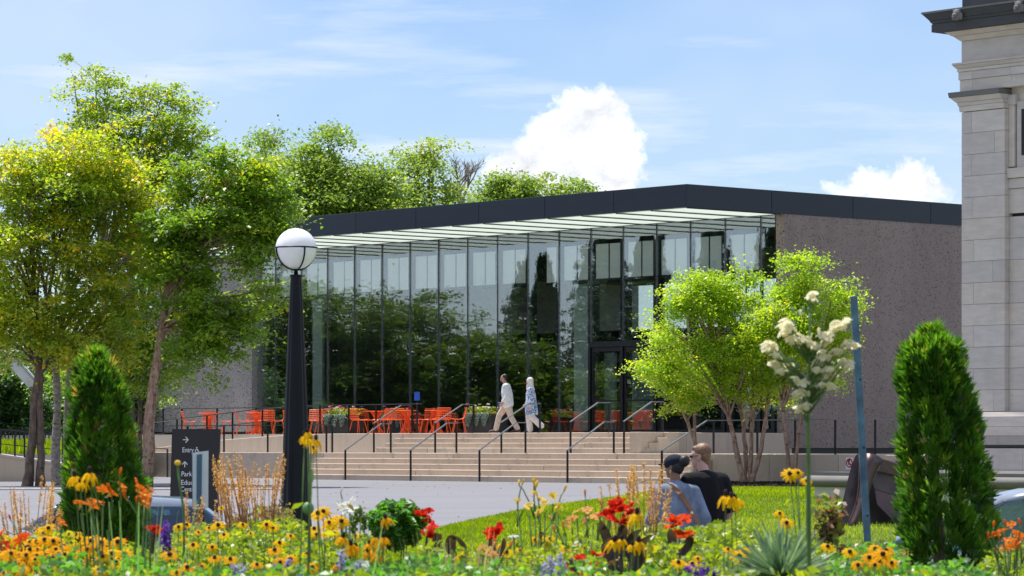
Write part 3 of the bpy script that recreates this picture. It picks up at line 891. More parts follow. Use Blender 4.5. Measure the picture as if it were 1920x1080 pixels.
def rails():
    H = .03
    def rail(label, path, posts, sq=.022, grp=None):
        """path: points (u,w,z) of the handrail; posts: (u,w,zbottom,ztop)"""
        t = fthing('handrail', label, 'railing')
        mb = MB()
        for a, b in zip(path, path[1:]):
            a, b = Vector(a), Vector(b); d = (b - a).normalized(); s = Vector((0, 0, 1)).cross(d)
            s = s.normalized() if s.length > .01 else Vector((1, 0, 0)); up = d.cross(s)
            rg = lambda p: [p + s * q * .026 + up * r * .014 for q, r in ((-1, -1), (1, -1), (1, 1), (-1, 1))]
            mb.loft([rg(a - d * .012), rg(b + d * .012)])
        mb.build('top_rail', 'rail_lit', t)
        for u, w, z0, z1 in posts: MB().box(u - sq, u + sq, w - sq, w + sq, z0, z1 - .014).build('post', 'rail', t)
        return t
    # steps: lower flight
    low = ((647.5, 740), (770, 862), (899, 992.5), (1064, 1158))
    ords = ['leftmost', 'second from left', 'third from left', 'fourth from left', 'rightmost']
    for i, (pa, pb) in enumerate(low):
        w0, w1 = -.10, W1 + .25
        ua = U(pa, w0); zt_ = .92
        ub = ua
        rail(f'{ords[i]} sloping black handrail on the lower flight of steps', [(ua, w0, zt_), (ua, W1 - .12, LZ + .90), (ua, w1, LZ + .90)],
             [(ua, w0, 0, zt_), (ua, w1, LZ, LZ + .90)])
    w0 = -.10; ua = U(1241, w0); we = W1 + .2
    ue = U(1690, we)
    posts = [(ua, w0, 0, .92)] + [(U(p, we), we, LZ - .01, LZ + .92) for p in (1338, 1420, 1491, 1566, 1641, 1689)]
    rail('black handrail climbing the right end of the lower steps, then level along the low wall', [(ua, w0, .92), (ua, we, LZ + .92), (ue, we, LZ + .92)], posts)
    up = (701, 816, 940, 1069.7, 1170)
    for i, pa in enumerate(up):
        w0, w1 = W2 - .12, W3 + .35
        ua = U(pa, w0)
        rail(f'{ords[i]} sloping black handrail on the upper flight of steps', [(ua, w0, LZ + .92), (ua, W3 - .1, PZ + .88), (ua, w1, PZ + .88)],
             [(ua, w0, LZ, LZ + .92), (ua, w1, PZ, PZ + .88)])
    # ramp rail on the sloping upper wall
    w = W3 + .2
    P = [(285, 792), (538, 761), (790, 757)]
    path = [(U(a, w), w, Zp(a, b, w)) for a, b in P]
    def zr(px):
        for (a, b), (c, d) in zip(P, P[1:]):
            if a <= px <= c: return Zp(px, b + (d - b) * (px - a) / (c - a), w)
    posts = [(U(p, w), w, zr(p) - .92, zr(p)) for p in (332, 388, 436, 492, 545, 600, 654, 705, 773)]
    t = rail('long black ramp handrail rising right in front of the orange chairs', path, posts)
    mb = MB()
    mb.tube([(U(285, w), w, zr(286) - .42), (U(538, w), w, zr(538) - .42)], .012, 4); mb.build('mid_rail', 'rail', t)
    w = WG - 2.0
    z = Zp(300, 767, w)
    t = rail('level black railing at the terrace edge left of the orange chairs', [(U(280, w), w, z), (U(600, w), w, z)], [(U(p, w), w, PZ - .5, z) for p in (284, 306, 341, 407, 480, 600)])
    w = W1 + .2
    z = LZ + .88
    t = rail('level black railing on the light-topped wall left of the steps', [(U(262, w), w, z), (U(624, w), w, z)], [(U(p, w), w, LZ - .01, z) for p in (284, 352, 420, 502, 560, 612, 623)])
    w = W1 - .6
    t = rail('short black railing at the foot of the wall beside the dark trunk', [(U(280, w), w, .98), (U(314, w), w, .94), (U(314, w), w, 0.0)], [(U(314, w), w, 0, .94), (U(270, w), w, 0, .98)])
    # far-left rail on the ramp wall
    t = thing('handrail', 'sloping black handrail on the grey ramp wall at far left', 'railing', (0, 95.2, 0))
    a, b = at(-30, 802, 95.2), at(122, 818, 95.2)
    MB().tube([(a.x, 0, a.z), (b.x, 0, b.z)], .024, 6).build('top_rail', 'rail', t)
    MB().tube([(a.x, 0, a.z - .42), (b.x, 0, b.z - .42)], .014, 6).build('mid_rail', 'rail', t)
    for p in (-20, 1, 28, 46, 101, 118):
        q = at(p, 802 + (p + 30) * 16 / 152, 95.2)
        MB().box(q.x - .024, q.x + .024, -.02, .02, q.z - 1.0, q.z).build('post', 'rail', t)


rails()


def stone_building():
    wS = -.8
    u0 = U(1803, wS)
    b = fthing('stone_building', 'classical grey limestone building with dark cornice at the right edge', 'building')
    z_ = lambda py: CZ + (HOR - py) / FPX * 80.0
    uE = u0 + 14
    D = 12
    def course(name, mat, p0, p1, z0, z1, uu=None):
        """moulding: projection p0 at the bottom, p1 at the top, wraps the corner"""
        a = uu[0] if uu else u0; e = uu[1] if uu else uE
        l = 0 if (uu and uu[2]) else 1
        mb = MB()
        r = lambda p, z: [(a - p * l, wS - p, z), (e, wS - p, z), (e, wS + D, z), (a - p * l, wS + D, z)]
        return mb.loft([r(p0, z0), r(p1, z1)]).build(name, mat, b)
    MB().box(u0 + .06, uE, wS + .30, wS + D, -.2, z_(80)).build('core', 'joint_dark', b)
    # shaft courses of the corner pier and the wall beside it
    zt0, zb0 = z_(212), z_(772)
    n = 14; ch = (zt0 - zb0) / n
    rng = random.Random(9)
    px_edge = U(1884, wS)
    wR = wS + .16
    pr = U(1888, wR)
    for i in range(n):
        z0, z1 = zb0 + i * ch, zb0 + (i + 1) * ch
        cut = u0 + rng.uniform(.32, .42) if i % 2 else (px_edge - rng.uniform(.3, .4) if i % 3 == 0 else None)
        segs = [(u0, px_edge)] if cut is None else [(u0, cut), (cut, px_edge)]
        for a, e in segs:
            j = rng.uniform(0, .004)
            MB().box(a + .004, e - .004, wS - j, wS + .34, z0 + .004, z1 - .004).build('stone_block', 'limestone', b)
        x = px_edge + .002 + rng.uniform(-.2, .0)
        if z0 > z_(500) and z1 < z_(420) or z1 <= z_(410):
            x = px_edge
            while x < uE:
                e = x + rng.uniform(.9, 1.5)
                MB().box(x + .004, e - .004, wR + rng.uniform(0, .004), wR + .3, z0 + .004, z1 - .004).build('stone_block', 'limestone', b)
                x = e
    # window bay right of the pier: stepped reveals, sill, panel
    MB().box(px_edge + .002, uE, wR + .10, wR + .3, z_(405), z_(172)).build('wall_panel', 'limestone', b)
    MB().box(px_edge + .002, U(1903, wR), wR - .02, wR + .098, z_(320), z_(188)).build('bay_pilaster', 'limestone', b)
    MB().box(px_edge + .002, U(1906, wR), wR - .05, wR + .097, z_(205), z_(187)).build('bay_capital', 'limestone', b)
    MB().box(U(1906, wR), uE, wR + .02, wR + .097, z_(322), z_(200)).build('window_surround', 'limestone', b)
    MB().box(U(1915, wR), uE, wR + .0, wR + .018, z_(300), z_(215)).build('window_recess', 'dark_frame', b)
    MB().box(px_edge + .002, uE, wR - .09, wR + .096, z_(341), z_(323)).build('sill', 'limestone', b)
    MB().box(px_edge + .002, uE, wR - .03, wR + .095, z_(360), z_(342)).build('apron', 'limestone', b)
    MB().box(px_edge + .002, uE, wR + .00, wR + .094, z_(406), z_(361)).build('apron', 'limestone', b)
    # capital of the pier
    pe = (u0, px_edge, 0)
    course('capital_neck', 'limestone', .035, .05, z_(211), z_(201), pe); course('capital_neck', 'limestone', .06, .09, z_(200.5), z_(194), pe)
    course('capital_bell', 'limestone', .10, .20, z_(193.5), z_(185), pe); course('abacus', 'limestone_dirty', .22, .24, z_(184.5), z_(175), pe)
    # entablature: three fasciae in blocks, frieze, cornice
    for py0, py1, p in ((173.5, 152, .03), (151.5, 137, .055), (136.5, 131, .08)):
        x = u0
        while x < uE - 2:
            e = x + (0.38 if x == u0 else 1.22)
            MB().box(x - (p if x == u0 else -.003), e - .003, wS - p, wS + .4, z_(py0), z_(py1)).build('architrave_block', 'limestone', b)
            x = e
    course('architrave_moulding', 'limestone', .09, .16, z_(130.5), z_(124)); course('architrave_moulding', 'limestone', .17, .17, z_(123.5), z_(120))
    course('frieze', 'limestone', .0, .0, z_(119.5), z_(79))
    course('bed_moulding', 'limestone', .02, .14, z_(78.5), z_(70)); course('bed_moulding', 'limestone', .16, .30, z_(69.5), z_(62))
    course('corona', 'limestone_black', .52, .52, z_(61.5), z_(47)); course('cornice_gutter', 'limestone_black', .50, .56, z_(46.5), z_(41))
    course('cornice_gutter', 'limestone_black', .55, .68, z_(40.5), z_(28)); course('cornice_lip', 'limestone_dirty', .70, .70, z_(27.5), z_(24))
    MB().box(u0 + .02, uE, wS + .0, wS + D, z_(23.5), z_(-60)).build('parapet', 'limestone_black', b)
    for px in (1797, 1913):                       # lion masks on the gutter
        u = U(px, wS - .62)
        mb = MB(); c = Vector((u, wS - .66, z_(36)))
        mb.ell(c, (.13, .10, .15)); mb.ell(c + Vector((0, -.08, -.03)), (.07, .09, .06)); mb.ell(c + Vector((0, -.13, -.07)), (.045, .05, .035))
        for s in (-1, 1):
            mb.ell(c + Vector((s * .09, -.02, .10)), (.04, .03, .045)); mb.ell(c + Vector((s * .045, -.085, .035)), (.022, .02, .018)); mb.ell(c + Vector((s * .11, .0, -.04)), (.06, .05, .10))
        mb.build('lion_mask', 'limestone_dirty', b, True)
    # base: plinth mouldings and dark weathered ledges
    course('base_moulding', 'limestone', .09, .05, z_(782), z_(773)); 
    course('plinth_course', 'limestone', .10, .10, z_(800), z_(782.5)); course('plinth_course', 'limestone', .11, .11, z_(817), z_(800.5))
    course('base_ledge', 'limestone_dirty', .30, .24, z_(834), z_(817.5)); course('base_ledge', 'limestone_black', .20, .28, z_(840), z_(834.5))
    x = u0 - .25
    while x < uE:
        e = x + 1.2
        MB().box(x + .004, e - .004, wS - .26, wS + .3, z_(881), z_(840.5)).build('stone_block', 'limestone', b); x = e
    course('base_ledge', 'limestone_dirty', .60, .50, z_(889), z_(881.5)); course('base_ledge', 'limestone_black', 1.0, .95, z_(925), z_(889.5))
    # low balustrade plinth in the forecourt
    wB = -11.5
    ub = U(1527, wB)
    p = fthing('stone_balustrade', 'low stone bench-like plinth with rolled grey moulding behind the rusty sculpture', 'balustrade')
    L = 16
    def bar(name, mat, pr, z0, z1):
        MB().loft([[(ub - pr, wB - pr, z0), (ub + L, wB - pr, z0), (ub + L, wB + .6 + pr, z0), (ub - pr, wB + .6 + pr, z0)],
                   [(ub - pr, wB - pr, z1), (ub + L, wB - pr, z1), (ub + L, wB + .6 + pr, z1), (ub - pr, wB + .6 + pr, z1)]]).build(name, mat, p)
    zq = lambda py: CZ + (HOR - py) / FPX * uw(1530, wB)[1]
    x = ub
    while x < ub + L - .1:
        MB().box(x + .004, x + .996, wB, wB + .6, -.4, zq(913)).build('stone_block', 'limestone', p); x += 1.0
    prof = [(.02, 912.5), (.12, 911), (.17, 905), (.18, 899), (.14, 893), (.06, 891.5)]
    MB().loft([[(ub - q, wB - q, zq(y)), (ub + L, wB - q, zq(y)), (ub + L, wB + .6 + q, zq(y)), (ub - q, wB + .6 + q, zq(y))] for q, y in prof]).build('rolled_moulding', 'limestone_dirty', p, True)
    bar('top_slab', 'limestone_dirty', .03, zq(891), zq(885))


stone_building()
# ------------------------------------------------------------------ trees
def poly_at(pl, f):
    f = max(0, min(.9999, f)) * (len(pl) - 1); i = int(f); g = f - i
    return pl[i].lerp(pl[i + 1], g)


def make_tree(name, label, stems, blobs, leaf, bark, seed, nclump=150, per=110, lsize=.085, crad=.38, group=None, rad=.11, dens_core=.45, droop=.2, up=.8, cat='tree', shell=.42, flat=.20, mass=None):
    """stems: list of polylines (world points, base first); blobs: (centre, (rx,ry,rz)) the crown's volume"""
    rng = np.random.default_rng(seed); rr = random.Random(seed); mass = mass or crad * 1.75
    base = stems[0][0].copy()
    t = thing(name, label, cat, base, 0, group)
    tr = []
    for si, pl in enumerate(stems):
        pts = [p - base for p in pl]
        fine = []
        for i in range(len(pts) - 1):
            for s in range(4): fine.append(pts[i].lerp(pts[i + 1], s / 4) + Vector((rr.uniform(-1, 1), rr.uniform(-1, 1), 0)) * rad * .22)
        fine.append(pts[-1])
        n = len(fine); r0 = rad * (1 if si == 0 else .85)
        rads = [r0 * (1.28 if i == 0 else 1) * (1 - .80 * (i / (n - 1)) ** 1.1) * rr.uniform(.9, 1.12) for i in range(n)]
        mb = MB().tube(fine, rads, 9); mb.build('trunk', bark, t, True); tr.append(pts)
    vol = np.array([b[1][0] * b[1][1] * b[1][2] for b in blobs]) ** .8; vol /= vol.sum()
    C = []; limb = MB()
    nprim = max(6, int(nclump * .15)); own = []
    for k in range(nclump):
        if k < nprim:                                    # masses of foliage, each at a limb's end
            c, r = blobs[rng.choice(len(blobs), p=vol)]
            for _try in range(8):
                d = rng.normal(size=3); d /= np.linalg.norm(d)
                p = np.array(c) + d * np.array(r) * rng.random() ** shell * (1.0 if rng.random() > .12 else 1.12)
                if all(np.linalg.norm(p - q) > mass * .85 for q in C): break
            own.append(k)
        else:                                            # sprays gathered round them
            j = rng.integers(nprim); p = C[j] + rng.normal(size=3) * np.array([.62, .62, .40]) * mass; p[2] -= .10 * mass; own.append(j)
        C.append(p)
    C = np.array(C) - np.array(base)
    ends = []; mt = rng.normal(0, .10, nprim)
    for k, p in enumerate(C):
        if k >= nprim:                                   # side twigs leave the nearest limb
            near = ends[own[k]]; e = Vector(p)
            a = near[0].lerp(near[1], rr.uniform(.35, .95)); L_ = (e - a).length
            if L_ < 2.2: limb.tube([a, a.lerp(e, .5) + Vector((0, 0, .06 * L_)), e], [.009 + .003 * L_, .008, .003], 4, False)
            continue
        pl = min(tr, key=lambda q: (q[-1].xy - Vector(p[:2])).length + rr.random() * .5)
        top = pl[-1]
        f = min(.98, max(.45, (p[2] / max(top.z, .1)) * .78 - .05 + rr.uniform(-.1, .05)))
        a = poly_at(pl, f); e = Vector(p)
        m1 = a.lerp(e, .45) + Vector((0, 0, .12 * (e - a).length)) + Vector((rr.gauss(0, .1), rr.gauss(0, .1), rr.gauss(0, .08)))
        r0 = .012 + .006 * (e - a).length
        limb.tube([a, a.lerp(m1, .5) + Vector((0, 0, .05)), m1, m1.lerp(e, .55), e], [r0 * 1.7, r0 * 1.4, r0 * 1.1, r0 * .7, r0 * .3], 5, False); ends.append((m1, e))
    lb = limb.build('limbs', bark, t, True); lb['kind'] = 'stuff'
    # leaves: loose sprays round each clump
    n = per
    L = []; R = []
    for ip, p in enumerate(C):
        k = int(n * rng.uniform(.5, 1.5)); s = crad * rng.uniform(.7, 1.35)
        ax = rng.normal(size=3); ax[2] *= .35; ax /= np.linalg.norm(ax)
        q = rng.normal(size=(k, 3)) * np.array([.46, .46, flat]) * s + np.outer(rng.normal(0, .70, k) * s, ax)
        q[:, 2] -= droop * np.hypot(q[:, 0], q[:, 1])
        L.append(p + q); R.append(np.clip(rng.normal(.45, .2, k) + rng.normal(0, .12) + mt[own[ip]], 0, 1))
    L = np.concatenate(L); R = np.concatenate(R)
    o = fast_mesh('crown', leaf_quads(L, lsize, rng, up, .62, .10, .25), 4, leaf, t, R); o['kind'] = 'stuff'
    return t


def B(px, py, rx, ry, Y, depth=None):
    c = at(px, py, Y); s = Y / FPX
    return (c, (rx * s, depth if depth else (rx + ry) * .5 * s, ry * s))


def stem(Y, *pp, base_z=None):
    pts = [at(px, py, Y + i * .15) for i, (px, py) in enumerate(pp)]
    if base_z is not None: pts[0].z = base_z
    return pts


def trees():
    g = 'birches in the grove at left'
    Y = 84.5
    make_tree('birch_tree', 'golden-leaved birch with two bare stems at the far left edge', [stem(Y, (52, 910), (62, 800), (74, 660), (62, 520), (60, 420), base_z=-.05), stem(Y, (76, 908), (76, 800), (74, 680), (95, 540), (110, 420), base_z=-.05)],
              [B(60, 430, 85, 105, Y), B(20, 580, 62, 95, Y), B(105, 590, 100, 95, Y), B(60, 670, 60, 25, Y), B(95, 330, 85, 85, Y), B(40, 650, 60, 40, Y), B(20, 690, 40, 18, Y), B(130, 665, 60, 28, Y), B(-10, 430, 40, 90, Y)],
              'leaf_gold', 'bark_dark', 21, 290, 95, .125, .40, g, .13)
    Y = 85.5
    make_tree('birch_tree', 'golden-leaved birch with a straight grey stem behind the conical evergreen', [stem(Y, (105, 908), (106, 760), (103, 640), (150, 500), (180, 380), base_z=-.05), stem(Y + .3, (125, 906), (126, 760), (132, 640), (190, 520), (230, 400), base_z=-.05)],
              [B(180, 330, 110, 90, Y), B(190, 440, 115, 115, Y), B(200, 560, 90, 90, Y), B(150, 610, 70, 50, Y), B(255, 360, 50, 70, Y), B(235, 610, 50, 45, Y), B(180, 660, 50, 26, Y), B(275, 470, 32, 70, Y)],
              'leaf_gold', 'bark_pale', 22, 280, 95, .125, .40, g, .12)
    Y = 88
    make_tree('birch_tree', 'tallest birch of the left grove, its green crown topping the others', [stem(Y, (192, 905), (192, 700), (195, 560), (190, 380), (200, 210), base_z=-.05), stem(Y + .5, (220, 905), (218, 720), (222, 600), (270, 400), (300, 230), base_z=-.05)],
              [B(170, 185, 48, 48, Y), B(215, 220, 62, 52, Y), B(280, 250, 70, 60, Y), B(325, 245, 40, 58, Y), B(288, 172, 24, 22, Y), B(340, 300, 38, 50, Y), B(150, 250, 30, 30, Y), B(250, 310, 80, 50, Y), B(160, 150, 24, 16, Y)],
              'leaf_top', 'bark_pale', 23, 230, 105, .105, .36, g, .13)
    Y = 90
    make_tree('birch_tree', 'shaded birch leaning left behind the conical evergreen', [stem(Y, (258, 900), (248, 760), (228, 680), (215, 560), base_z=-.05), stem(Y + .4, (262, 900), (262, 720), (268, 600), base_z=-.05)],
              [B(215, 640, 90, 60, Y), B(290, 650, 60, 60, Y), B(260, 560, 95, 70, Y), B(140, 660, 70, 42, Y), B(240, 710, 45, 40, Y), B(280, 460, 60, 70, Y)],
              'leaf_birch', 'bark_dark', 24, 230, 125, .10, .40, g, .10)
    Y = 83.5
    make_tree('birch_tree', 'green birch with peeling reddish leaning trunk in front of the grey end wall', [stem(Y, (272, 912), (283, 770), (297, 650), (318, 530), (350, 440), (390, 360), base_z=0.0)],
              [B(420, 330, 90, 62, Y), B(465, 345, 66, 66, Y), B(490, 410, 40, 62, Y), B(395, 430, 110, 90, Y), B(335, 530, 80, 95, Y), B(420, 560, 82, 72, Y), B(455, 620, 45, 30, Y), B(508, 490, 20, 60, Y), B(345, 625, 60, 42, Y), B(492, 640, 14, 18, Y), B(470, 600, 36, 42, Y), B(400, 640, 70, 30, Y), B(440, 500, 80, 60, Y), B(330, 400, 60, 60, Y), B(350, 300, 40, 30, Y), B(512, 560, 22, 34, Y)],
              'leaf_birch', 'bark_birch', 25, 420, 88, .125, .34, g, .17, droop=.35, mass=.46)
    # birches right of the steps
    g = 'birches in the mulch bed right of the steps'
    Y = 87.0
    st = [stem(Y, (1396, 908), (1380, 840), (1364, 770), (1342, 680), (1330, 560), base_z=.02), stem(Y + .2, (1400, 908), (1398, 840), (1388, 760), (1390, 660), (1385, 520), base_z=.02),
          stem(Y, (1404, 908), (1410, 840), (1410, 760), (1420, 680), (1440, 600), base_z=.02), stem(Y - .2, (1408, 908), (1428, 840), (1438, 760), (1450, 680), (1465, 600), base_z=.02)]
    make_tree('birch_tree', 'multi-trunk birch with pinkish peeling bark and lime crown right of the steps', st,
              [B(1345, 530, 55, 50, Y), B(1390, 530, 45, 40, Y), B(1300, 590, 62, 60, Y), B(1400, 610, 90, 80, Y), B(1335, 690, 95, 62, Y), B(1440, 690, 95, 62, Y), B(1352, 480, 15, 26, Y), B(1352, 470, 8, 16, Y), B(1245, 590, 22, 30, Y), B(1215, 660, 22, 20, Y), B(1290, 545, 30, 30, Y)],
              'leaf_lime', 'bark_birch', 31, 400, 84, .088, .28, g, .085, flat=.30, mass=.38)
    Y = 88.0
    make_tree('birch_tree', 'slender leaning birch nearest the steps behind the couple', [stem(Y, (1312, 905), (1303, 832), (1285, 780), (1258, 735), (1235, 690), base_z=.02), stem(Y, (1312, 905), (1304, 832), (1300, 760), (1295, 690), (1290, 600), base_z=.02)],
              [B(1235, 700, 45, 36, Y), B(1285, 700, 70, 55, Y), B(1250, 640, 40, 40, Y), B(1210, 665, 16, 22, Y), B(1300, 740, 55, 25, Y)],
              'leaf_lime', 'bark_birch', 32, 140, 84, .088, .26, g, .065, flat=.28, mass=.34)
    Y = 86.5
    make_tree('birch_tree', 'lime-leaved birch in front of the dark pebbled side wall', [stem(Y, (1482, 908), (1474, 830), (1466, 750), (1490, 650), (1510, 540), base_z=.02), stem(Y, (1488, 908), (1496, 830), (1506, 750), (1540, 660), (1570, 560), base_z=.02)],
              [B(1505, 525, 40, 44, Y), B(1512, 492, 18, 20, Y), B(1555, 560, 48, 48, Y), B(1500, 620, 75, 72, Y), B(1575, 640, 42, 46, Y), B(1612, 533, 26, 12, Y), B(1545, 700, 62, 42, Y), B(1600, 600, 26, 22, Y), B(1612, 640, 20, 12, Y)],
              'leaf_lime', 'bark_birch', 33, 260, 84, .088, .28, g, .068, flat=.30, mass=.38)
    # trees beyond the roof
    g = 'trees beyond the pavilion roof'
    Y = 140
    make_tree('park_tree', 'full green tree beyond the roof beside the left grove', [stem(Y, (470, 820), (480, 600), (485, 300))], [B(455, 360, 60, 70, Y), B(520, 330, 55, 60, Y), B(500, 400, 70, 60, Y), B(560, 380, 40, 50, Y)], 'leaf_far', 'bark_dark', 41, 200, 130, .17, .75, g, .25, mass=.78)
    Y = 136
    make_tree('park_tree', 'broad green tree above the left end of the roof', [stem(Y, (630, 820), (632, 600), (625, 290))], [B(625, 290, 44, 42, Y), B(585, 320, 50, 45, Y), B(670, 325, 42, 42, Y), B(630, 360, 85, 60, Y), B(570, 390, 50, 50, Y), B(700, 380, 40, 40, Y)], 'leaf_far', 'bark_dark', 42, 300, 130, .17, .70, g, .28, mass=.78)
    Y = 142
    make_tree('park_tree', 'loose open-crowned tree beyond the middle of the left roof edge', [stem(Y, (790, 820), (785, 560), (775, 380), (790, 270)), stem(Y, (792, 820), (800, 500), (812, 330))], [B(800, 300, 34, 36, Y), B(760, 330, 34, 40, Y), B(730, 365, 36, 36, Y), B(830, 340, 30, 34, Y), B(785, 385, 60, 36, Y)], 'leaf_far', 'bark_birch', 43, 95, 95, .17, .62, g, .24, mass=.78)
    Y = 150
    make_tree('park_tree', 'pale green treetop peeping over the roof below the cloud', [stem(Y, (945, 820), (945, 560), (940, 340))], [B(940, 352, 34, 26, Y), B(910, 368, 24, 20, Y), B(985, 362, 32, 22, Y), B(950, 385, 60, 24, Y)], 'leaf_far', 'bark_dark', 44, 90, 100, .17, .60, g, .22, mass=.78)
    make_tree('park_tree', 'small treetop just clearing the roof right of the cloud base', [stem(Y + 3, (1055, 820), (1055, 560), (1050, 345))], [B(1040, 350, 18, 18, Y), B(1085, 357, 24, 12, Y), B(1060, 372, 50, 18, Y)], 'leaf_far', 'bark_dark', 45, 60, 90, .17, .55, g, .22, mass=.78)
    # a bare tree
    t = thing('bare_tree', 'leafless grey tree standing out against the sky above the roof', 'tree', at(862, 820, 144))
    rr = random.Random(6); b0 = at(862, 820, 144); mb = MB()
    def br(p, d, L, r, lv):
        q = p + d * L; m_ = p.lerp(q, .5) + Vector((rr.gauss(0, .04), rr.gauss(0, .04), 0)) * L
        mb.tube([p - b0, m_ - b0, q - b0], [r, r * .8, r * .55], 5)
        if lv == 0: return
        for _ in range(4 if lv > 2 else 3):
            nd = (d + Vector((rr.gauss(0, .42), rr.gauss(0, .42), rr.uniform(-.05, .35)))).normalized()
            br(p.lerp(q, rr.uniform(.45, 1)), nd, L * rr.uniform(.55, .75), r * .52, lv - 1)
    br(at(862, 820, 144), Vector((0, 0, 1)), 10.0, .16, 0); br(at(862, 400, 144), Vector((.05, 0, 1)), 1.2, .09, 4); br(at(862, 390, 144), Vector((-.15, 0, 1)), 1.0, .07, 3); br(at(866, 390, 144), Vector((.3, 0, 1)), 1.1, .07, 3)
    mb.build('branches', 'bark_pale', t, True)['kind'] = 'stuff'
    # dark growth behind the grove
    g = 'dark trees behind the left grove'
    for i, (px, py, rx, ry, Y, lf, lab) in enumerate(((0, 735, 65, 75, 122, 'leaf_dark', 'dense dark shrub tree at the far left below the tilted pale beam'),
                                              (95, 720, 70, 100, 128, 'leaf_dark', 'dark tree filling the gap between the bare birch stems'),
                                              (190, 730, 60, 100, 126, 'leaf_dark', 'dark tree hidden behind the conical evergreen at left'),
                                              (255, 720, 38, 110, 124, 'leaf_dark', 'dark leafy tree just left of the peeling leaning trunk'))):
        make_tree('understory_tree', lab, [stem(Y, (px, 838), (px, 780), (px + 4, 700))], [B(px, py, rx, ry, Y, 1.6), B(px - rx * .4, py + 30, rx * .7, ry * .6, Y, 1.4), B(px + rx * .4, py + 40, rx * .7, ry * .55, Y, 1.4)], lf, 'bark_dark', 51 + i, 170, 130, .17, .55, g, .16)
    # trees left of the picture that the glass front mirrors
    g = 'trees mirrored in the glass front'
    labs = ['olive tree mirrored in the leftmost glass panes', 'bushy olive tree mirrored left of centre in the glass', 'olive tree mirrored behind the orange chairs', 'low olive tree mirrored behind the walking man', 'rounded olive tree mirrored low in the middle of the glass']
    for i, (x, y, h, r) in enumerate(((-33, 122.5, 8.6, 3.4), (-36, 118.5, 8.3, 3.2), (-38, 115.0, 6.6, 3.0), (-40, 111.8, 4.6, 2.6), (-37, 127, 9.4, 3.6))):
        c = Vector((x, y, 0))
        make_tree('park_tree', labs[i], [[c, c + Vector((0, 0, h * .4)), c + Vector((.2, 0, h * .85))]], [(c + Vector((0, 0, h * .62)), (r, r, h * .36)), (c + Vector((0, .8, h * .3)), (r * .9, r * .9, h * .28)), (c + Vector((0, -1, h * .33)), (r * .9, r * .9, h * .28))], 'leaf_mirror', 'bark_dark', 61 + i, 420, 120, .20, .75, g, .2)
    labs = ['tall dark spruce mirrored left of the doors', 'tallest dark spruce mirrored in the middle of the glass', 'dark spruce mirrored beside the walking woman', 'dark spruce mirrored above the doors', 'narrow dark spruce mirrored in the right-hand panes', 'broad dark spruce mirrored behind the birch'] + ['rear-row spruce mirrored farthest left among the dark spruces', 'rear-row spruce mirrored just left of the walking woman', 'rear-row spruce mirrored between woman and doors', 'rear-row spruce mirrored over the left door', 'rear-row spruce mirrored over the right doors', 'rear-row spruce mirrored beside the corner pane']
    for i, (x, y, h, r) in enumerate(((-46, 112.6, 10.0, 3.2), (-48, 109.2, 12.6, 3.8), (-45, 106.8, 11.2, 3.5), (-49, 104.4, 12.4, 3.8), (-54, 101.8, 13.0, 3.8), (-52, 98.4, 14.0, 4.0), (-62, 114.8, 10.5, 4.2), (-63, 111.4, 13.0, 4.4), (-60, 108.4, 12.4, 4.2), (-64, 105.6, 13.4, 4.2), (-66, 102.4, 13.5, 4.4), (-64, 99.4, 14.0, 4.4))):
        rng = np.random.default_rng(70 + i)
        t = thing('spruce_tree', labs[i], 'tree', (x, y, 0), 0, g)
        MB().tube([(0, 0, 0), (0, 0, h * .5), (0, 0, h)], [.22, .14, .02], 8).build('trunk', 'bark_dark', t, True)
        n = 19000; r *= 1.12
        z = rng.random(n) ** 1.2; tier = np.floor(z * 16) / 16
        rad = r * (1 - tier) * (.35 + .65 * (1 - (z - tier) * 16)) + .1
        an = rng.integers(0, 11, n) * .571 + tier * 40 + rng.normal(0, .16, n)
        d = rng.random(n) ** .6
        P = np.stack([np.cos(an) * rad * d, np.sin(an) * rad * d, .6 + z * (h - .6) - .22 * rad * d + rng.normal(0, .05, n)], 1)
        fast_mesh('crown', leaf_quads(P, .26, rng, .9, .4, .1, .5), 4, 'needle_dark', t, rng.random(n))['kind'] = 'stuff'


trees()
# ------------------------------------------------------------------ terrace furniture, lamp, signs, sculpture, cars
def wire_chair():
    """orange wire-grid chair, facing +x, origin on the floor"""
    t = thing('wire_chair', 'x', 'chair')
    r = .0085; w = .25
    prof = [(-.22, .80), (-.20, .70), (-.17, .58), (-.15, .50), (-.10, .455), (0, .44), (.12, .445), (.22, .46)]
    back, seat = MB(), MB()
    for j in range(9):
        y = -w + 2 * w * j / 8
        back.tube([(x, y * (1 - .12 * (z - .45) / .35), z) for x, z in prof[:5]], r, 4); seat.tube([(x, y, z) for x, z in prof[4:]], r, 4)
    for x, z in ((-.22, .80), (-.208, .74), (-.195, .68), (-.182, .62), (-.168, .56), (-.15, .50)):
        k = w * (1 - .12 * (z - .45) / .35); back.tube([(x, -k, z), (x - .02, 0, z), (x, k, z)], r * (1.5 if z > .79 else 1), 4)
    for x, z in ((-.10, .455), (-.05, .447), (0, .44), (.06, .442), (.12, .445), (.17, .452), (.22, .46)):
        seat.tube([(x, -w, z), (x, w, z)], r * (1.4 if x > .2 else 1), 4)
    back.build('backrest', 'orange_wire', t); seat.build('seat', 'orange_wire', t)
    for sx, sy in ((1, 1), (1, -1), (-1, 1), (-1, -1)):
        MB().tube([(sx * .12, sy * .16, .45), (sx * .21, sy * .24, 0)], .011, 5).build('leg', 'orange_wire', t)
    return t


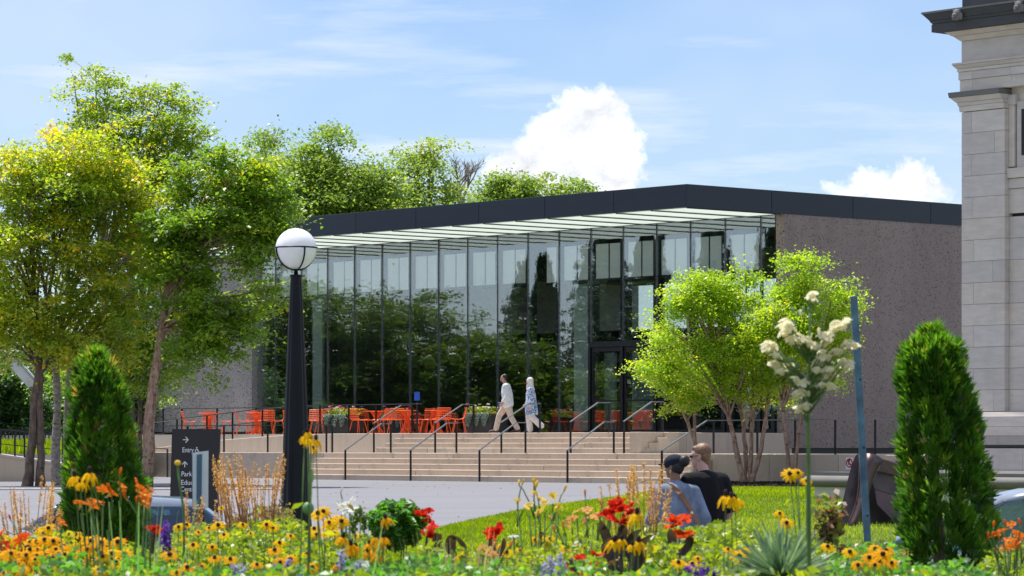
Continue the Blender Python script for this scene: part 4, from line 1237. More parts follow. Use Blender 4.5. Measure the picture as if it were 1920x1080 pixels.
def wire_table():
    t = thing('wire_table', 'x', 'table')
    mb = MB(); n = 28
    mb.tube([(.36 * math.cos(2 * math.pi * i / n), .36 * math.sin(2 * math.pi * i / n), .735) for i in range(n + 1)], .013, 5, False)
    for k in range(-7, 8):
        y = k * .045; x = math.sqrt(max(.36 ** 2 - y * y, 0)); mb.tube([(-x, y, .735), (x, y, .735)], .007, 4); mb.tube([(y, -x, .735), (y, x, .735)], .007, 4)
    mb.build('table_top', 'orange_wire', t)
    mb = MB()
    for i in range(20):
        a = 2 * math.pi * i / 20
        mb.tube([(q * math.cos(a), q * math.sin(a), z) for q, z in ((.20, .73), (.09, .55), (.07, .40), (.12, .2), (.24, .01))], .009, 4)
    for q, z in ((.09, .55), (.12, .2), (.24, .012)):
        mb.tube([(q * math.cos(2 * math.pi * i / 16), q * math.sin(2 * math.pi * i / 16), z) for i in range(17)], .008, 4, False)
    mb.build('pedestal', 'orange_wire', t)
    return t


def furniture():
    ch, tb = wire_chair(), wire_table()
    grp = 'orange wire chairs on the terrace'
    first = True
    chairs = [  # px, w, facing (deg, 0 = right in the picture), label
        (353, 5.6, 5, 'leftmost orange wire chair, facing right in front of the grey end wall'),
        (427, 5.6, 175, 'orange wire chair facing left right of the leftmost table'),
        (393, 7.6, -90, 'orange wire chair behind the leftmost table'),
        (455, 5.4, 0, 'orange wire chair facing right in front of the wall corner'),
        (478, 7.0, -70, 'orange wire chair behind the second table from left'),
        (500, 5.0, 95, 'orange wire chair with its back to us left of the lamp post'),
        (523, 5.9, 180, 'orange wire chair facing left close beside the lamp post'),
        (545, 7.6, -20, 'orange wire chair mostly hidden behind the lamp post'),
        (594, 6.6, 80, 'orange wire chair just right of the lamp post'),
        (606, 5.4, 100, 'orange wire chair left of the flower planter'),
        (672, 5.2, 30, 'orange wire chair directly right of the left planter'),
        (686, 7.3, -60, 'orange wire chair second to the right of the left planter'),
        (716, 6.2, 150, 'orange wire chair turned away below the first sloping rail'),
        (742, 4.9, 95, 'orange wire chair with its back to us in the middle of the terrace'),
        (776, 6.9, 0, 'orange wire chair by the blue notice stand'),
        (800, 5.9, 170, 'orange wire chair facing left right of the blue notice stand'),
        (812, 7.6, -90, 'orange wire chair behind the rightmost table'),
        (829, 5.2, 100, 'orange wire chair with its back to us beside the rightmost table'),
        (861, 5.4, 178, 'rightmost orange wire chair, facing left before the right planter')]
    for px, w, ang, lab in chairs:
        w = 4.0 + (w - 4.9) * .42
        x, y = xw(U(px, w), w)
        o = ch if first else copy_tree(ch); first = False
        o.location = (x, y, PZ - .004); o.rotation_euler = (0, 0, math.radians(ang + 8)); tag(o, lab, 'chair', grp)
    first = True
    for px, w, lab in ((392, 6.2, 'leftmost round orange wire table'), (482, 5.9, 'round orange wire table left of the lamp post'), (706, 6.9, 'round orange wire table right of the left planter'), (763, 5.5, 'round orange wire table left of the blue notice stand'), (818, 6.5, 'rightmost round orange wire table')):
        w = 4.0 + (w - 4.9) * .42
        x, y = xw(U(px, w), w)
        o = tb if first else copy_tree(tb); first = False
        o.location = (x, y, PZ - .004); tag(o, lab, 'table', 'orange wire tables on the terrace')
    # planters
    for k, (px0, px1, w, lab) in enumerate(((611, 667, 4.25, 'dark square planter of pink and red flowers right of the lamp post'), (727, 757, 6.4, 'dark planter of flowers half hidden behind the middle chairs'), (878, 932, 4.9, 'dark planter of white and pink flowers in front of the walking man'))):
        u0, u1 = U(px0, w), U(px1, w); L = (u1 - u0)
        a = min(L / 1.75, .6)
        cx, cy = xw((u0 + u1) / 2, w + a * .2)
        t = thing('planter', lab, 'planter', (cx, cy, PZ - .004), ROT + math.radians(6))
        h = .58
        MB().loft([[(-a * .96, -a * .6, 0), (a * .96, -a * .6, 0), (a * .96, a * .6, 0), (-a * .96, a * .6, 0)], [(-a, -a * .62, h), (a, -a * .62, h), (a, a * .62, h), (-a, a * .62, h)]]).build('planter_box', 'planter', t)
        MB().box(-a + .03, a - .03, -a * .58, a * .58, h + .001, h + .02).build('potting_soil', 'soil', t)
        rng = np.random.default_rng(90 + k); n = 900
        P = np.stack([rng.uniform(-a, a, n), rng.uniform(-a * .62, a * .62, n), h + .04 + rng.random(n) * .22], 1)
        fast_mesh('leaves', leaf_quads(P, .06, rng, .3), 4, 'leaf_bed', t, rng.random(n))['kind'] = 'stuff'
        n = 1100; s = rng.choice([-.6, -.45, .15, .55, .7], n) * a + rng.normal(0, .07, n); d = rng.random(n)
        P = np.stack([s, -a * .62 - .03 - rng.random(n) * .07, h + .06 - d * .42 * np.abs(np.cos(s * 9))], 1)
        fast_mesh('trailing_foliage', leaf_quads(P, .045, rng, .3), 4, 'silver', t, rng.random(n))['kind'] = 'stuff'
        for j in range(26):
            c = Vector((rng.uniform(-a, a), rng.uniform(-a * .6, a * .5), h + .16 + rng.random() * .18))
            mb = MB()
            for q in range(5):
                an = 2 * math.pi * q / 5; mb.ell(c + Vector((math.cos(an) * .03, math.sin(an) * .03, rng.uniform(-.01, .02))), (.03, .03, .016), 6, 4)
            mat = rng.choice(['petal_pink', 'petal_white', 'petal_purple', 'petal_red', 'petal_pink'] if k < 2 else ['petal_white', 'petal_pink', 'petal_white', 'petal_cream', 'petal_purple'])
            mb.build('blossom', str(mat), t, True)
    # notice stand
    w = 4.1; x, y = xw(U(782, w), w)
    t = thing('notice_stand', 'slim black stand holding a small blue notice among the chairs', 'sign', (x, y, PZ - .004), 0)
    MB().box(-.16, .16, -.12, .12, 0, .02).build('base_plate', 'rail', t); MB().tube([(0, 0, .02), (0, 0, 1.0)], .03, 8).build('pole', 'rail', t)
    zz = lambda py: CZ + (HOR - py) / FPX * y - PZ
    MB().box(-.085, .085, -.02, .0, zz(750.5), zz(735)).build('notice', 'stand_blue', t); MB().box(-.095, .095, .001, .02, zz(751.5), zz(734)).build('frame', 'rail', t)
    for i, wd in enumerate((.05, .06, .045)): MB().box(-wd, wd, -.024, -.021, zz(741 + i * 2.4), zz(740.3 + i * 2.4)).build('print_line', 'stand_blue', t)


furniture()


def lathe(prof, n=24):
    mb = MB(); return mb.loft([[(r * math.cos(2 * math.pi * j / n), r * math.sin(2 * math.pi * j / n), z) for j in range(n)] for r, z in prof])


def lamp_post():
    Y = 50.0
    c = at(555, 0, Y); z0 = zt(Y); t = thing('street_lamp', 'black tapered lamp post with a white glass globe', 'lamp', (c.x, Y, z0))
    zz = lambda py: CZ + (HOR - py) / FPX * Y - z0
    s = Y / FPX
    prof = []                                    # fluted tapered shaft: octagonal with a groove
    rg = []
    for py, hw in ((1012, 31.5), (975, 29.5), (900, 27), (800, 23.5), (700, 19), (600, 14.5), (519, 10.5)):
        r = hw * s; ring = []
        for j in range(32):
            a = 2 * math.pi * (j + .5) / 32; q = 1.0 - (.055 if j % 4 in (0,) else 0)
            ring.append((r * q * math.cos(a), r * q * math.sin(a), max(zz(py), 0)))
        rg.append(ring)
    MB().loft(rg).build('shaft', 'lamp_black', t)
    lathe([(11.5 * s, zz(519)), (12.2 * s, zz(518)), (12.2 * s, zz(516)), (11 * s, zz(515))]).build('collar', 'lamp_black', t)
    lathe([(4.2 * s, zz(515)), (3.6 * s, zz(508)), (5.5 * s, zz(506)), (6.5 * s, zz(503)), (3 * s, zz(502))]).build('neck', 'lamp_black', t, True)
    R = 38.5 * s; gc = Vector((0, 0, zz(466.5)))
    MB().ell(gc, (R, R, R), 48, 32).build('globe', 'globe', t, True)
    n = 48
    MB().tube([gc + Vector((math.cos(2 * math.pi * i / n) * (R + .012), math.sin(2 * math.pi * i / n) * (R + .012), .05 * R)) for i in range(n + 1)], .0125, 6, False).build('ring', 'lamp_black', t, True)
    for k in range(4):
        a = math.radians(-62 + 90 * k)
        MB().tube([gc + Vector((math.cos(a) * math.cos(e), math.sin(a) * math.cos(e), math.sin(e))) * (R + .012) for e in [math.radians(2 - 88 * i / 14) for i in range(15)]], .0125, 6).build('cage_strap', 'lamp_black', t, True)


lamp_post()


def text_mesh(name, body, size, loc, parent, mat, ext=.002, rotx=90, width=None):
    cu = bpy.data.curves.new(name, 'FONT'); cu.body = body; cu.size = size; cu.extrude = ext
    tmp = bpy.data.objects.new(name, cu); col.objects.link(tmp)
    bpy.context.view_layer.update()
    me = bpy.data.meshes.new_from_object(tmp.evaluated_get(bpy.context.evaluated_depsgraph_get()))
    bpy.data.objects.remove(tmp); bpy.data.curves.remove(cu)
    me.materials.clear()
    if width:
        xs = [v.co.x for v in me.vertices]; f = width / (max(xs) - min(xs))
        for v in me.vertices: v.co.x *= f
    o = link(name, me, mat, parent); o.location = loc; o.rotation_euler = (math.radians(rotx), 0, 0)
    return o


def signs():
    Y = 48.0
    s = Y / FPX; c = at(364, 0, Y); z0 = zt(Y)
    zz = lambda py: CZ + (HOR - py) / FPX * Y - z0
    t = thing('wayfinding_sign', 'black monolith sign with white arrows and lettering', 'sign', (c.x, Y, z0), 0)
    x = lambda px: (px - 364) * s
    MB().loft([[(x(316), 0, 0), (x(406), 0, 0), (x(406), .14, 0), (x(316), .14, 0)], [(x(322.5), 0, zz(805)), (x(412.5), 0, zz(805)), (x(412.5), .14, zz(805)), (x(322.5), .14, zz(805))]]).build('slab', 'sign_black', t)
    MB().box(x(322.5), x(412.5), .001, .139, zz(805) + .001, zz(804.3)).build('top_cap', 'rail', t)
    y = -.006
    k = 1.38
    for body, px, py, sz, wd in (('Entry', 341.5, 848, 9.6, 21), ('Parking', 339.8, 893, 9.6, 32), ('Education', 339.0, 909, 9.6, 46), ('Center', 338.5, 921.5, 9.6, 29)):
        text_mesh('lettering', body, sz * s * k, (x(px), y, zz(py)), t, 'lettering', width=wd * s)
    # arrows
    def stroke(pts, name='arrow'):
        mb = MB()
        for a, b in zip(pts[::2], pts[1::2]): mb.tube([(x(a[0]), y, zz(a[1])), (x(b[0]), y, zz(b[1]))], .0065, 6)
        return mb.build(name, 'lettering', t)
    stroke([(343, 824.5), (353, 824.5), (348, 819), (353, 824.5), (353, 824.5), (348, 830)])
    stroke([(346.5, 876), (346.5, 865.5), (341.5, 871), (346.5, 865.5), (346.5, 865.5), (351.5, 871)])
    # wheelchair symbol
    mb = MB(); mb.ell((x(369), y, zz(839.3)), (.010, .006, .010), 8, 6)
    mb.tube([(x(369), y, zz(841)), (x(369.5), y, zz(844.6)), (x(372), y, zz(844.8)), (x(373), y, zz(847.3))], .006, 5)
    mb.tube([(x(370.2) + math.cos(a) * 3.0 * s - .01, y, zz(845.2) + math.sin(a) * 3.0 * s) for a in [math.radians(110 + i * 22) for i in range(11)]], .0045, 5)
    mb.tube([(x(369), y, zz(842.6)), (x(371.8), y, zz(842.8))], .0045, 5)
    mb.build('wheelchair_symbol', 'lettering', t)
    # white panel on a post in the bed
    Y = 19.3; s = Y / FPX; c = at(376, 0, Y); z0 = zt(Y)
    zz = lambda py: CZ + (HOR - py) / FPX * Y - z0
    t = thing('garden_marker', 'pale panel with a grey-blue stripe in front of the black sign', 'sign', (c.x, Y, z0))
    x = lambda px: (px - 376) * s
    MB().prism([(x(361.5), zz(955)), (x(390), zz(953)), (x(390.5), zz(845)), (x(361), zz(849))], 0, .012).build('panel', 'sign_white', t)
    MB().prism([(x(368.5), zz(951)), (x(378), zz(951)), (x(379), zz(851)), (x(369), zz(852.5))], -.004, -.001).build('stripe', 'sign_blue', t)
    MB().prism([(x(360.2), zz(955)), (x(361.4), zz(955)), (x(360.9), zz(849)), (x(359.8), zz(849))], .001, .012).build('edge', 'sign_edge', t)
    MB().box(-.02, .02, .013, .03, 0, zz(900)).build('post', 'rail', t)
    # leaning steel post
    Y = 20.0; s = Y / FPX
    a = at(1601, 556, Y); b = at(1628, 1040, Y); d = (a - b).normalized(); e = b - d * ((b.z + .35) / d.z) if d.z else b
    t = thing('steel_post', 'bare leaning blue-grey steel post in the flower bed', 'post', e)
    up = (a - e); S_ = Vector((1, 0, 0)); wd = 7.0 * s
    mb = MB(); sec = [(-1, .0), (-.95, -.35), (-.25, -.5), (.25, -.5), (.95, -.35), (1, .0), (.85, .15), (.2, -.2), (-.2, -.2), (-.85, .15)]
    mb.loft([[p * f + Vector((q * wd, r * wd, 0)) for q, r in sec] for p in (up,) for f in (0, .5, 1)])
    mb.build('post_body', 'post_steel', t)
    mb = MB()
    for f in (.30, .42, .60, .78): mb.ell(up * f + Vector((.35 * wd, -.5 * wd, 0)), (.007, .004, .007), 8, 5)
    mb.build('bolt_holes', 'rail', t)['kind'] = 'stuff'
    # no-skating plate on the low wall
    w = W1 - .012; u = U(1593, w); px, py_ = xw(u, w)
    t = thing('prohibition_sign', 'small white plate with a red ring on the low tan wall', 'sign', (px, py_, 0), ROT)
    z1, z0_ = Zp(1593, 858, w), Zp(1593, 881, w); hw = (z1 - z0_) * .42
    MB().box(-hw, hw, -.004, .010, z0_, z1).build('plate', 'lettering', t)
    cz = (z0_ + z1) / 2 + .02; R = hw * .78
    MB().tube([(R * math.cos(2 * math.pi * i / 24), -.008, cz + R * math.sin(2 * math.pi * i / 24)) for i in range(25)], .018, 5, False).tube([(-R * .7, -.008, cz + R * .7), (R * .7, -.008, cz - R * .7)], .015, 5).build('red_ring', 'prohibit_red', t)
    MB().tube([(-R * .45, -.0065, cz - .02), (R * .4, -.0065, cz - .05)], .014, 5).tube([(0, -.0065, cz + .09), (-.02, -.0065, cz)], .018, 5).build('pictogram', 'rail', t)


signs()


def sculptures():
    Y = 55.0
    s = Y / FPX
    t = thing('steel_sculpture', 'rust-brown curved steel sculpture on the lawn', 'sculpture', at(1620, 0, Y).xy.to_3d() + Vector((0, 0, zt(Y) + .03)))
    o = t.location.copy()
    P = lambda px, py, dy=0: at(px, py, Y + dy) - o
    # tilted left plate: a leaf-shaped disc with two slots, leaning away
    A = [(1578, 990, 0), (1576, 976, .02), (1580, 940, .15), (1588, 905, .3), (1597, 872, .4), (1604, 855, .45), (1609.5, 849, .5), (1612, 851, .55), (1613, 870, .5), (1612, 900, .42), (1608, 930, .3), (1601, 955, .18), (1592, 975, .08), (1584, 990, 0)]
    mb = MB(); n = len(A); th = Vector((.01, .03, 0))
    mb.loft([[P(*a) for a in A], [P(*a) + th for a in A]]); mb.build('disc_plate', 'rust_dark', t)
    for pts in ([(1597.5, 924), (1600, 913), (1601.5, 911), (1600.5, 925), (1597, 934)], [(1604, 897), (1609, 884), (1609.5, 890), (1604.5, 902)]):
        q = [P(px, py, .22) + Vector((-.012, -.02, 0)) for px, py in pts]; MB().loft([q, [v + Vector((0, .012, 0)) for v in q]]).build('slot', 'dark_frame', t)
    # sweeping band: from the foot up over the crown and down to the right
    L = [(1584, 991), (1592, 977), (1602, 955), (1608, 930), (1611, 900), (1612, 870), (1611.5, 851)]
    Rr = [(1600, 991), (1612, 975), (1622, 950), (1630, 925), (1639, 895), (1650, 872), (1657, 862)]
    rows = []
    for i in range(len(L)):
        a = P(*L[i], .02 + .06 * i); b = P(*Rr[i], .05 + .09 * i)
        rows.append([a.lerp(b, f) + Vector((0, -math.sin(math.pi * f) * .10 * (1 + i * .25), math.sin(math.pi * f) * (.05 if i > 4 else 0))) for f in [j / 8 for j in range(9)]])
    th = Vector((.0, .03, -.01))
    mb = MB(); mb.loft([r + [q + th for q in reversed(r)] for r in rows]); mb.build('curved_band', 'rust', t, True)
    MB().tube([P(*L[i], .02 + .06 * i) + Vector((0, -.012, 0)) for i in range(len(L))], .016, 6).build('band_edge', 'rust', t, True)
    # right-hand folded plates
    def plate(pts, mat, name='plate', d=.03):
        q = [P(*p) for p in pts]; MB().loft([q, [v + Vector((0, d, 0)) for v in q]]).build(name, mat, t)
    plate([(1655, 861, .62), (1690, 866, .9), (1730, 885, 1.0), (1730, 905, 1.0), (1676, 890, .75), (1646, 883, .58)], 'rust')
    plate([(1645, 884, .70), (1676, 891, .85), (1730, 906, 1.1), (1730, 945, 1.1), (1664, 925, .75), (1640, 917, .62), (1636, 904, .62)], 'rust_dark')
    plate([(1640, 918, .60), (1664, 925.6, .70), (1730, 946, 1.0), (1730, 990, 1.0), (1684, 985, .6), (1645, 946, .55)], 'rust')
    plate([(1600, 993, .6), (1732, 993, 1.3), (1732, 890, 1.3), (1640, 882, 1.0), (1625, 900, .9)], 'rust_dark', 'inner_plate')
    # tilted pale beam among the trees at far left
    Y = 104
    c = at(42, 700, Y)
    t = thing('beam_sculpture', 'tilted pale metal beam sculpture jutting out of the trees at far left', 'sculpture', Vector((c.x, Y, at(0, 836, Y).z)))
    o = t.location.copy(); a = at(18, 672, Y) - o; b = at(62, 722, Y) - o; d = (b - a).normalized(); n_ = Vector((-d.z, 0, d.x))
    if n_.z < 0: n_ = -n_
    mb = MB(); h1, h2 = .12, .17
    mb.loft([[p + n_ * h1, p + Vector((0, .4, 0)) + n_ * h1, p + Vector((0, .4, 0)) - n_ * h2, p - n_ * h2] for p in (a, b)]); mb.build('beam', 'pale_metal', t)
    mb = MB(); mb.loft([[p + n_ * (h1 + .02), p + Vector((0, .3, 0)) + n_ * (h1 + .02), p + Vector((0, .3, 0)) + n_ * (h1 + .07), p + n_ * (h1 + .07)] for p in (a, b)]); mb.build('upper_flange', 'pale_metal', t)
    MB().tube([b - n_ * .1, Vector((b.x + .3, .2, 0))], .10, 8).build('support', 'bark_dark', t)


sculptures()


def make_car(label, paintmat, loc, rotz, length=4.5, width=1.78, height=1.42):
    """saloon car facing +x, wheels on z = 0"""
    t = thing('parked_car', label, 'car', loc, rotz, None)
    hw = width / 2; L2 = length / 2
    def section(x, zb, zs, zt_, w):           # lower body section
        return [(x, -w * .92, zb), (x, -w, zb + .12), (x, -w, zs), (x, -w * .93, zt_), (x, 0, zt_ + .03), (x, w * .93, zt_), (x, w, zs), (x, w, zb + .12), (x, w * .92, zb)]
    secs = [(-L2, .38, .62, .78, hw * .78), (-L2 + .12, .28, .68, .92, hw * .92), (-L2 + .6, .22, .70, .95, hw), (-.9, .20, .70, .93, hw), (.6, .20, .68, .92, hw), (1.1, .22, .66, .90, hw), (L2 - .5, .24, .62, .80, hw * .97), (L2 - .12, .28, .56, .70, hw * .88), (L2, .36, .50, .60, hw * .74)]
    MB().loft([section(*q) for q in secs]).build('body', paintmat, t, True)
    H = height
    roof = [(-1.35, H - .10, .50), (-1.0, H - .03, .58), (-.4, H, .60), (.15, H - .02, .60), (.38, H - .07, .57)]
    mb = MB(); mb.loft([[(x, -w, z - .05), (x, -w * .9, z), (x, 0, z + .025), (x, w * .9, z), (x, w, z - .05), (x, 0, z - .03)] for x, z, w in roof]); mb.build('roof', paintmat, t, True)
    zb = .93; rw, bw = .58, hw * .93
    def pil(a, b, name='pillar'): MB().tube([a, Vector(a).lerp(Vector(b), .5), b], .035, 6).build(name, paintmat, t, True)
    for s in (-1, 1):
        pil((1.15, s * bw * .93, zb - .02), (.36, s * .57, H - .10)); pil((-2.0, s * bw * .9, zb), (-1.34, s * .5, H - .13))
        MB().tube([(-.25, s * bw, zb - .02), (-.28, s * .60, H - .05)], .03, 6).build('pillar', 'plastic_black', t, True)
        w = MB().add([(1.05, s * bw * .96, zb), (-.24, s * bw, zb), (-.27, s * .615, H - .07), (.33, s * .59, H - .11)], [(0, 1, 2, 3)]); w.build('side_window', 'car_glass', t)
        w = MB().add([(-.26, s * bw, zb), (-1.8, s * bw * .94, zb + .01), (-1.3, s * .53, H - .14), (-.3, s * .615, H - .07)], [(0, 1, 2, 3)]); w.build('side_window', 'car_glass', t)
        MB().ell((1.0, s * (bw + .12), .96), (.10, .10, .07)).build('wing_mirror', paintmat, t, True)
        MB().box(-1.9, 1.2, s * (bw + .055) - .006, s * (bw + .055) + .006, .905, .925).build('belt_trim', 'rim', t)
        MB().ell((L2 - .2, s * hw * .66, .60), (.12, .20, .07)).build('headlight', 'headlight', t, True)
        MB().ell((-L2 + .07, s * hw * .66, .76), (.08, .22, .08)).build('tail_light', 'tail_red', t, True)
        for x in (1.38, -1.35):
            wh = lathe([(.20, -.10), (.31, -.10), (.33, -.07), (.33, .07), (.31, .10), (.20, .10)], 28).build('wheel', 'tyre', t, True)
            wh.rotation_euler = (math.radians(90), 0, 0); wh.location = (x, s * (hw - .10), .33)
            rm = lathe([(.03, -.105), (.20, -.09), (.205, .0), (.20, .09), (.03, .105)], 20).build('rim', 'rim', wh, True)
    MB().add([(1.2, -bw * .90, zb - .01), (1.2, bw * .90, zb - .01), (.40, .55, H - .08), (.40, -.55, H - .08)], [(0, 1, 2, 3)]).build('windscreen', 'car_glass', t)
    MB().add([(-2.02, -bw * .86, zb + .02), (-2.02, bw * .86, zb + .02), (-1.36, .48, H - .12), (-1.36, -.48, H - .12)], [(3, 2, 1, 0)]).build('rear_window', 'car_glass', t)
    for x in (.1, -.9):
        for s in ((-1, 1) if x > 0 else (-.6, .6)): MB().bbox(x - .3, x - .14, s * .38 - .22, s * .38 + .22, .4, 1.12, .05).build('seat', 'seat_grey', t)
    MB().box(L2 - .05, L2 + .005, -.4, .4, .40, .52).build('grille', 'plastic_black', t)


c = at(205, 0, 28.5)
make_car('silver-blue car half hidden behind the conical evergreen at left', 'paint_slate', (c.x, 28.5 + 2.0, -.72 - .0), math.radians(-72), height=1.29)
c = at(1945, 0, 27.0)
make_car('silver-grey car half hidden behind the evergreen at the right edge', 'paint_silver', (c.x, 27.0, -.72), math.radians(178), length=4.2, height=1.42)
# ------------------------------------------------------------------ people
def grow(mb, name, mat, parent, voxel=.012, smooth=4):
    """one continuous skin over overlapping solids"""
    me = bpy.data.meshes.new(name); me.from_pydata(mb.v, [], mb.f); me.update()
    tmp = bpy.data.objects.new(name, me); col.objects.link(tmp)
    r = tmp.modifiers.new('r', 'REMESH'); r.mode = 'VOXEL'; r.voxel_size = voxel
    s = tmp.modifiers.new('s', 'SMOOTH'); s.iterations = smooth; s.factor = .5
    bpy.context.view_layer.update()
    m2 = bpy.data.meshes.new_from_object(tmp.evaluated_get(bpy.context.evaluated_depsgraph_get()))
    bpy.data.objects.remove(tmp); bpy.data.meshes.remove(me)
    m2.materials.clear()
    return link(name, m2, mat, parent, True)


V = Vector


def hand(mb, wrist, d, side, thumb):
    """palm, four unequal curled fingers and a thumb; d = direction of the hand, side = palm-width axis, thumb = +-1"""
    d = V(d).normalized(); side = V(side).normalized(); nrm = d.cross(side).normalized()
    pm = wrist + d * .045
    for k in (-1, -.33, .33, 1): mb.cap(wrist + side * k * .014, wrist + d * .085 + side * k * .030, .015, .013, 8)
    for k, L in ((-1.05, .060), (-.35, .074), (.35, .080), (1.05, .072)):
        a = wrist + d * .088 + side * k * .029; b = a + d * L * .55 + nrm * .012; c = b + d * L * .35 + nrm * .030
        mb.cap(a, b, .0092, .0086, 7); mb.cap(b, c, .0086, .0072, 7)
    a = wrist + d * .025 + side * thumb * .026; b = a + d * .035 + side * thumb * .028 + nrm * .01; c = b + d * .032 + side * thumb * .006 + nrm * .012
    mb.cap(a, b, .012, .0105, 7); mb.cap(b, c, .0105, .008, 7)


def head(mb, c, fwd, scale=1.0, beard=False):
    """skull, jaw, nose, ears, lips, brow; c = centre of the head"""
    f = V(fwd).normalized(); up = V((0, 0, 1)); f2 = f; l = up.cross(f).normalized()
    R = Matrix((f2, l, up)).transposed().to_3x3()
    q = lambda x, y, z: c + R @ (V((x, y, z)) * scale)
    mb.ell(q(-.008, 0, .030), (.098 * scale, .076 * scale, .092 * scale), 18, 12, R)
    mb.ell(q(.022, 0, -.045), (.066 * scale, .056 * scale, .072 * scale), 14, 9, R)
    mb.ell(q(.052, 0, -.088), (.030 * scale, .032 * scale, .026 * scale), 10, 7, R)
    mb.cap(q(.078, 0, .012), q(.098, 0, -.026), .009 * scale, .012 * scale, 8)
    mb.ell(q(.078, 0, -.062), (.012 * scale, .026 * scale, .010 * scale), 8, 6, R)
    mb.cap(q(.080, -.034, .024), q(.080, .034, .024), .013 * scale, .013 * scale, 8)
    for s in (-1, 1): mb.ell(q(-.008, s * .078, -.010), (.020 * scale, .010 * scale, .033 * scale), 9, 7, R)
    return q, R


def person(label, loc, rotz, H, skin, pose, scale=1.0):
    t = thing('person', label, 'person', loc, rotz)
    t.scale = (scale, scale, scale)
    return t


def eyes(q, R, parent, s=1.0):
    for k in (-1, 1): MB().ell(q(.084, k * .031, .006), (.010, .014, .008), 8, 6, R).build('eye', 'eye', parent, True)


def walking_man():
    w = W3 + .75
    x, y = xw(U(952, w), w)
    t = person('man in a white shirt and khaki trousers walking left with a book', (x, y, PZ - .005), math.radians(172), 1.8, None, None, 1.03)
    hip = V((0, 0, .93)); neck = V((.07, 0, 1.47)); hc = V((.125, 0, 1.635))
    kF, aF, tF = V((.27, -.08, .52)), V((.36, -.08, .10)), V((.56, -.08, .045))       # leading leg (right, nearer the camera is its left)
    kB, aB, tB = V((-.10, .09, .50)), V((-.30, .09, .12)), V((-.13, .09, .035))
    sR, eR, wR = V((.03, -.19, 1.40)), V((.10, -.26, 1.13)), V((.20, -.22, .90))
    sL, eL, wL = V((.03, .19, 1.40)), V((-.03, .25, 1.13)), V((.10, .25, .92))
    b = MB()
    b.cap(hip, V((.03, 0, 1.2)), .145, .135); b.cap(V((.03, 0, 1.2)), V((.05, 0, 1.38)), .135, .12)
    b.chain([V((.06, 0, 1.40)), neck, hc + V((-.02, 0, -.06))], [.075, .058, .055])
    for k, a, tt, s in ((kF, aF, tF, -1), (kB, aB, tB, 1)): b.chain([hip + V((0, s * .085, 0)), k, a], [.09, .06, .042]); b.cap(a + V((0, 0, -.04)), tt, .04, .03)
    for s_, e, w_, s in ((sR, eR, wR, -1), (sL, eL, wL, 1)):
        b.chain([V((.05, 0, 1.42)), s_, e, w_], [.08, .06, .043, .03]); hand(b, w_, (w_ - e), V((1, 0, .35)), 1)
    q, R = head(b, hc, (1, 0, -.12))
    grow(b, 'body', 'skin_tan', t, .0085, 3); eyes(q, R, t)
    h = MB(); h.ell(q(-.030, 0, .045), (.092, .083, .088), 18, 12, R); h.ell(q(-.06, 0, -.01), (.05, .074, .06), 12, 8, R)
    grow(h, 'hair', 'hair_black', t, .01, 2)
    h = MB(); h.ell(q(.055, 0, -.082), (.045, .047, .036), 12, 8, R); grow(h, 'beard', 'hair_black', t, .008, 2)
    s = MB(); s.chain([V((-.005, 0, .88)), V((.0, 0, 1.02)), V((.03, 0, 1.22)), V((.045, 0, 1.37))], [.175, .168, .172, .14], 16)
    for y_ in (-.07, .07): s.chain([V((.0, y_, .87)), V((.02, y_, 1.2)), V((.04, y_, 1.38))], [.15, .15, .12], 14)
    for a, e, w_ in ((sR, eR, wR), (sL, eL, wL)): s.chain([V((.045, 0, 1.41)), a, e, e.lerp(w_, .78)], [.10, .083, .068, .056])
    s.cap(V((.06, 0, 1.42)), V((.075, 0, 1.465)), .085, .068)
    grow(s, 'shirt', 'shirt_white', t, .014, 4)
    p = MB()
    for k, a, tt, s_ in ((kF, aF, tF, -1), (kB, aB, tB, 1)): p.chain([hip + V((0, s_ * .07, .04)), hip + V((k - hip) * .35) + V((0, s_ * .03, 0)), k, a + V((0, 0, .03))], [.135, .112, .088, .082], 14)
    grow(p, 'trousers', 'khaki', t, .014, 4)
    for a, tt in ((aF, tF), (aB, tB)):
        m = MB(); m.chain([a + V((-.05, 0, -.045)), a.lerp(tt, .5) + V((0, 0, -.01)), tt], [.05, .047, .036]); sh = grow(m, 'shoe', 'shoe_brown', t, .012, 2)
        m = MB(); m.cap(a + V((-.05, 0, -.085)), tt + V((.01, 0, -.033)), .022, .018); m.build('sole', 'sole', sh, True)
    bk = MB(); bk.box(-.11, .11, -.012, .012, -.08, .08); bo = bk.build('held_cover', 'book_blue', None); bpy.data.objects.remove(bo)
    # the book is a thing of its own
    d = Matrix.Rotation(math.radians(172), 3, 'Z')
    pos = V((x, y, PZ)) + d @ V((.215, -.235, .845)) * 1.03
    bt = thing('book', 'blue book with a reddish cover picture in the walking man\'s hand', 'book', pos, math.radians(172))
    bt.rotation_euler = (0, math.radians(6), math.radians(172))
    MB().bbox(-.12, .12, -.030, -.002, -.085, .085, .004).build('cover', 'book_blue', bt); 
    MB().box(-.085, .06, .0, .003, -.07, .05).build('cover_picture', 'book_picture', bt); MB().box(-.115, .117, -.027, -.005, -.088, .0852).build('pages', 'sole', bt)


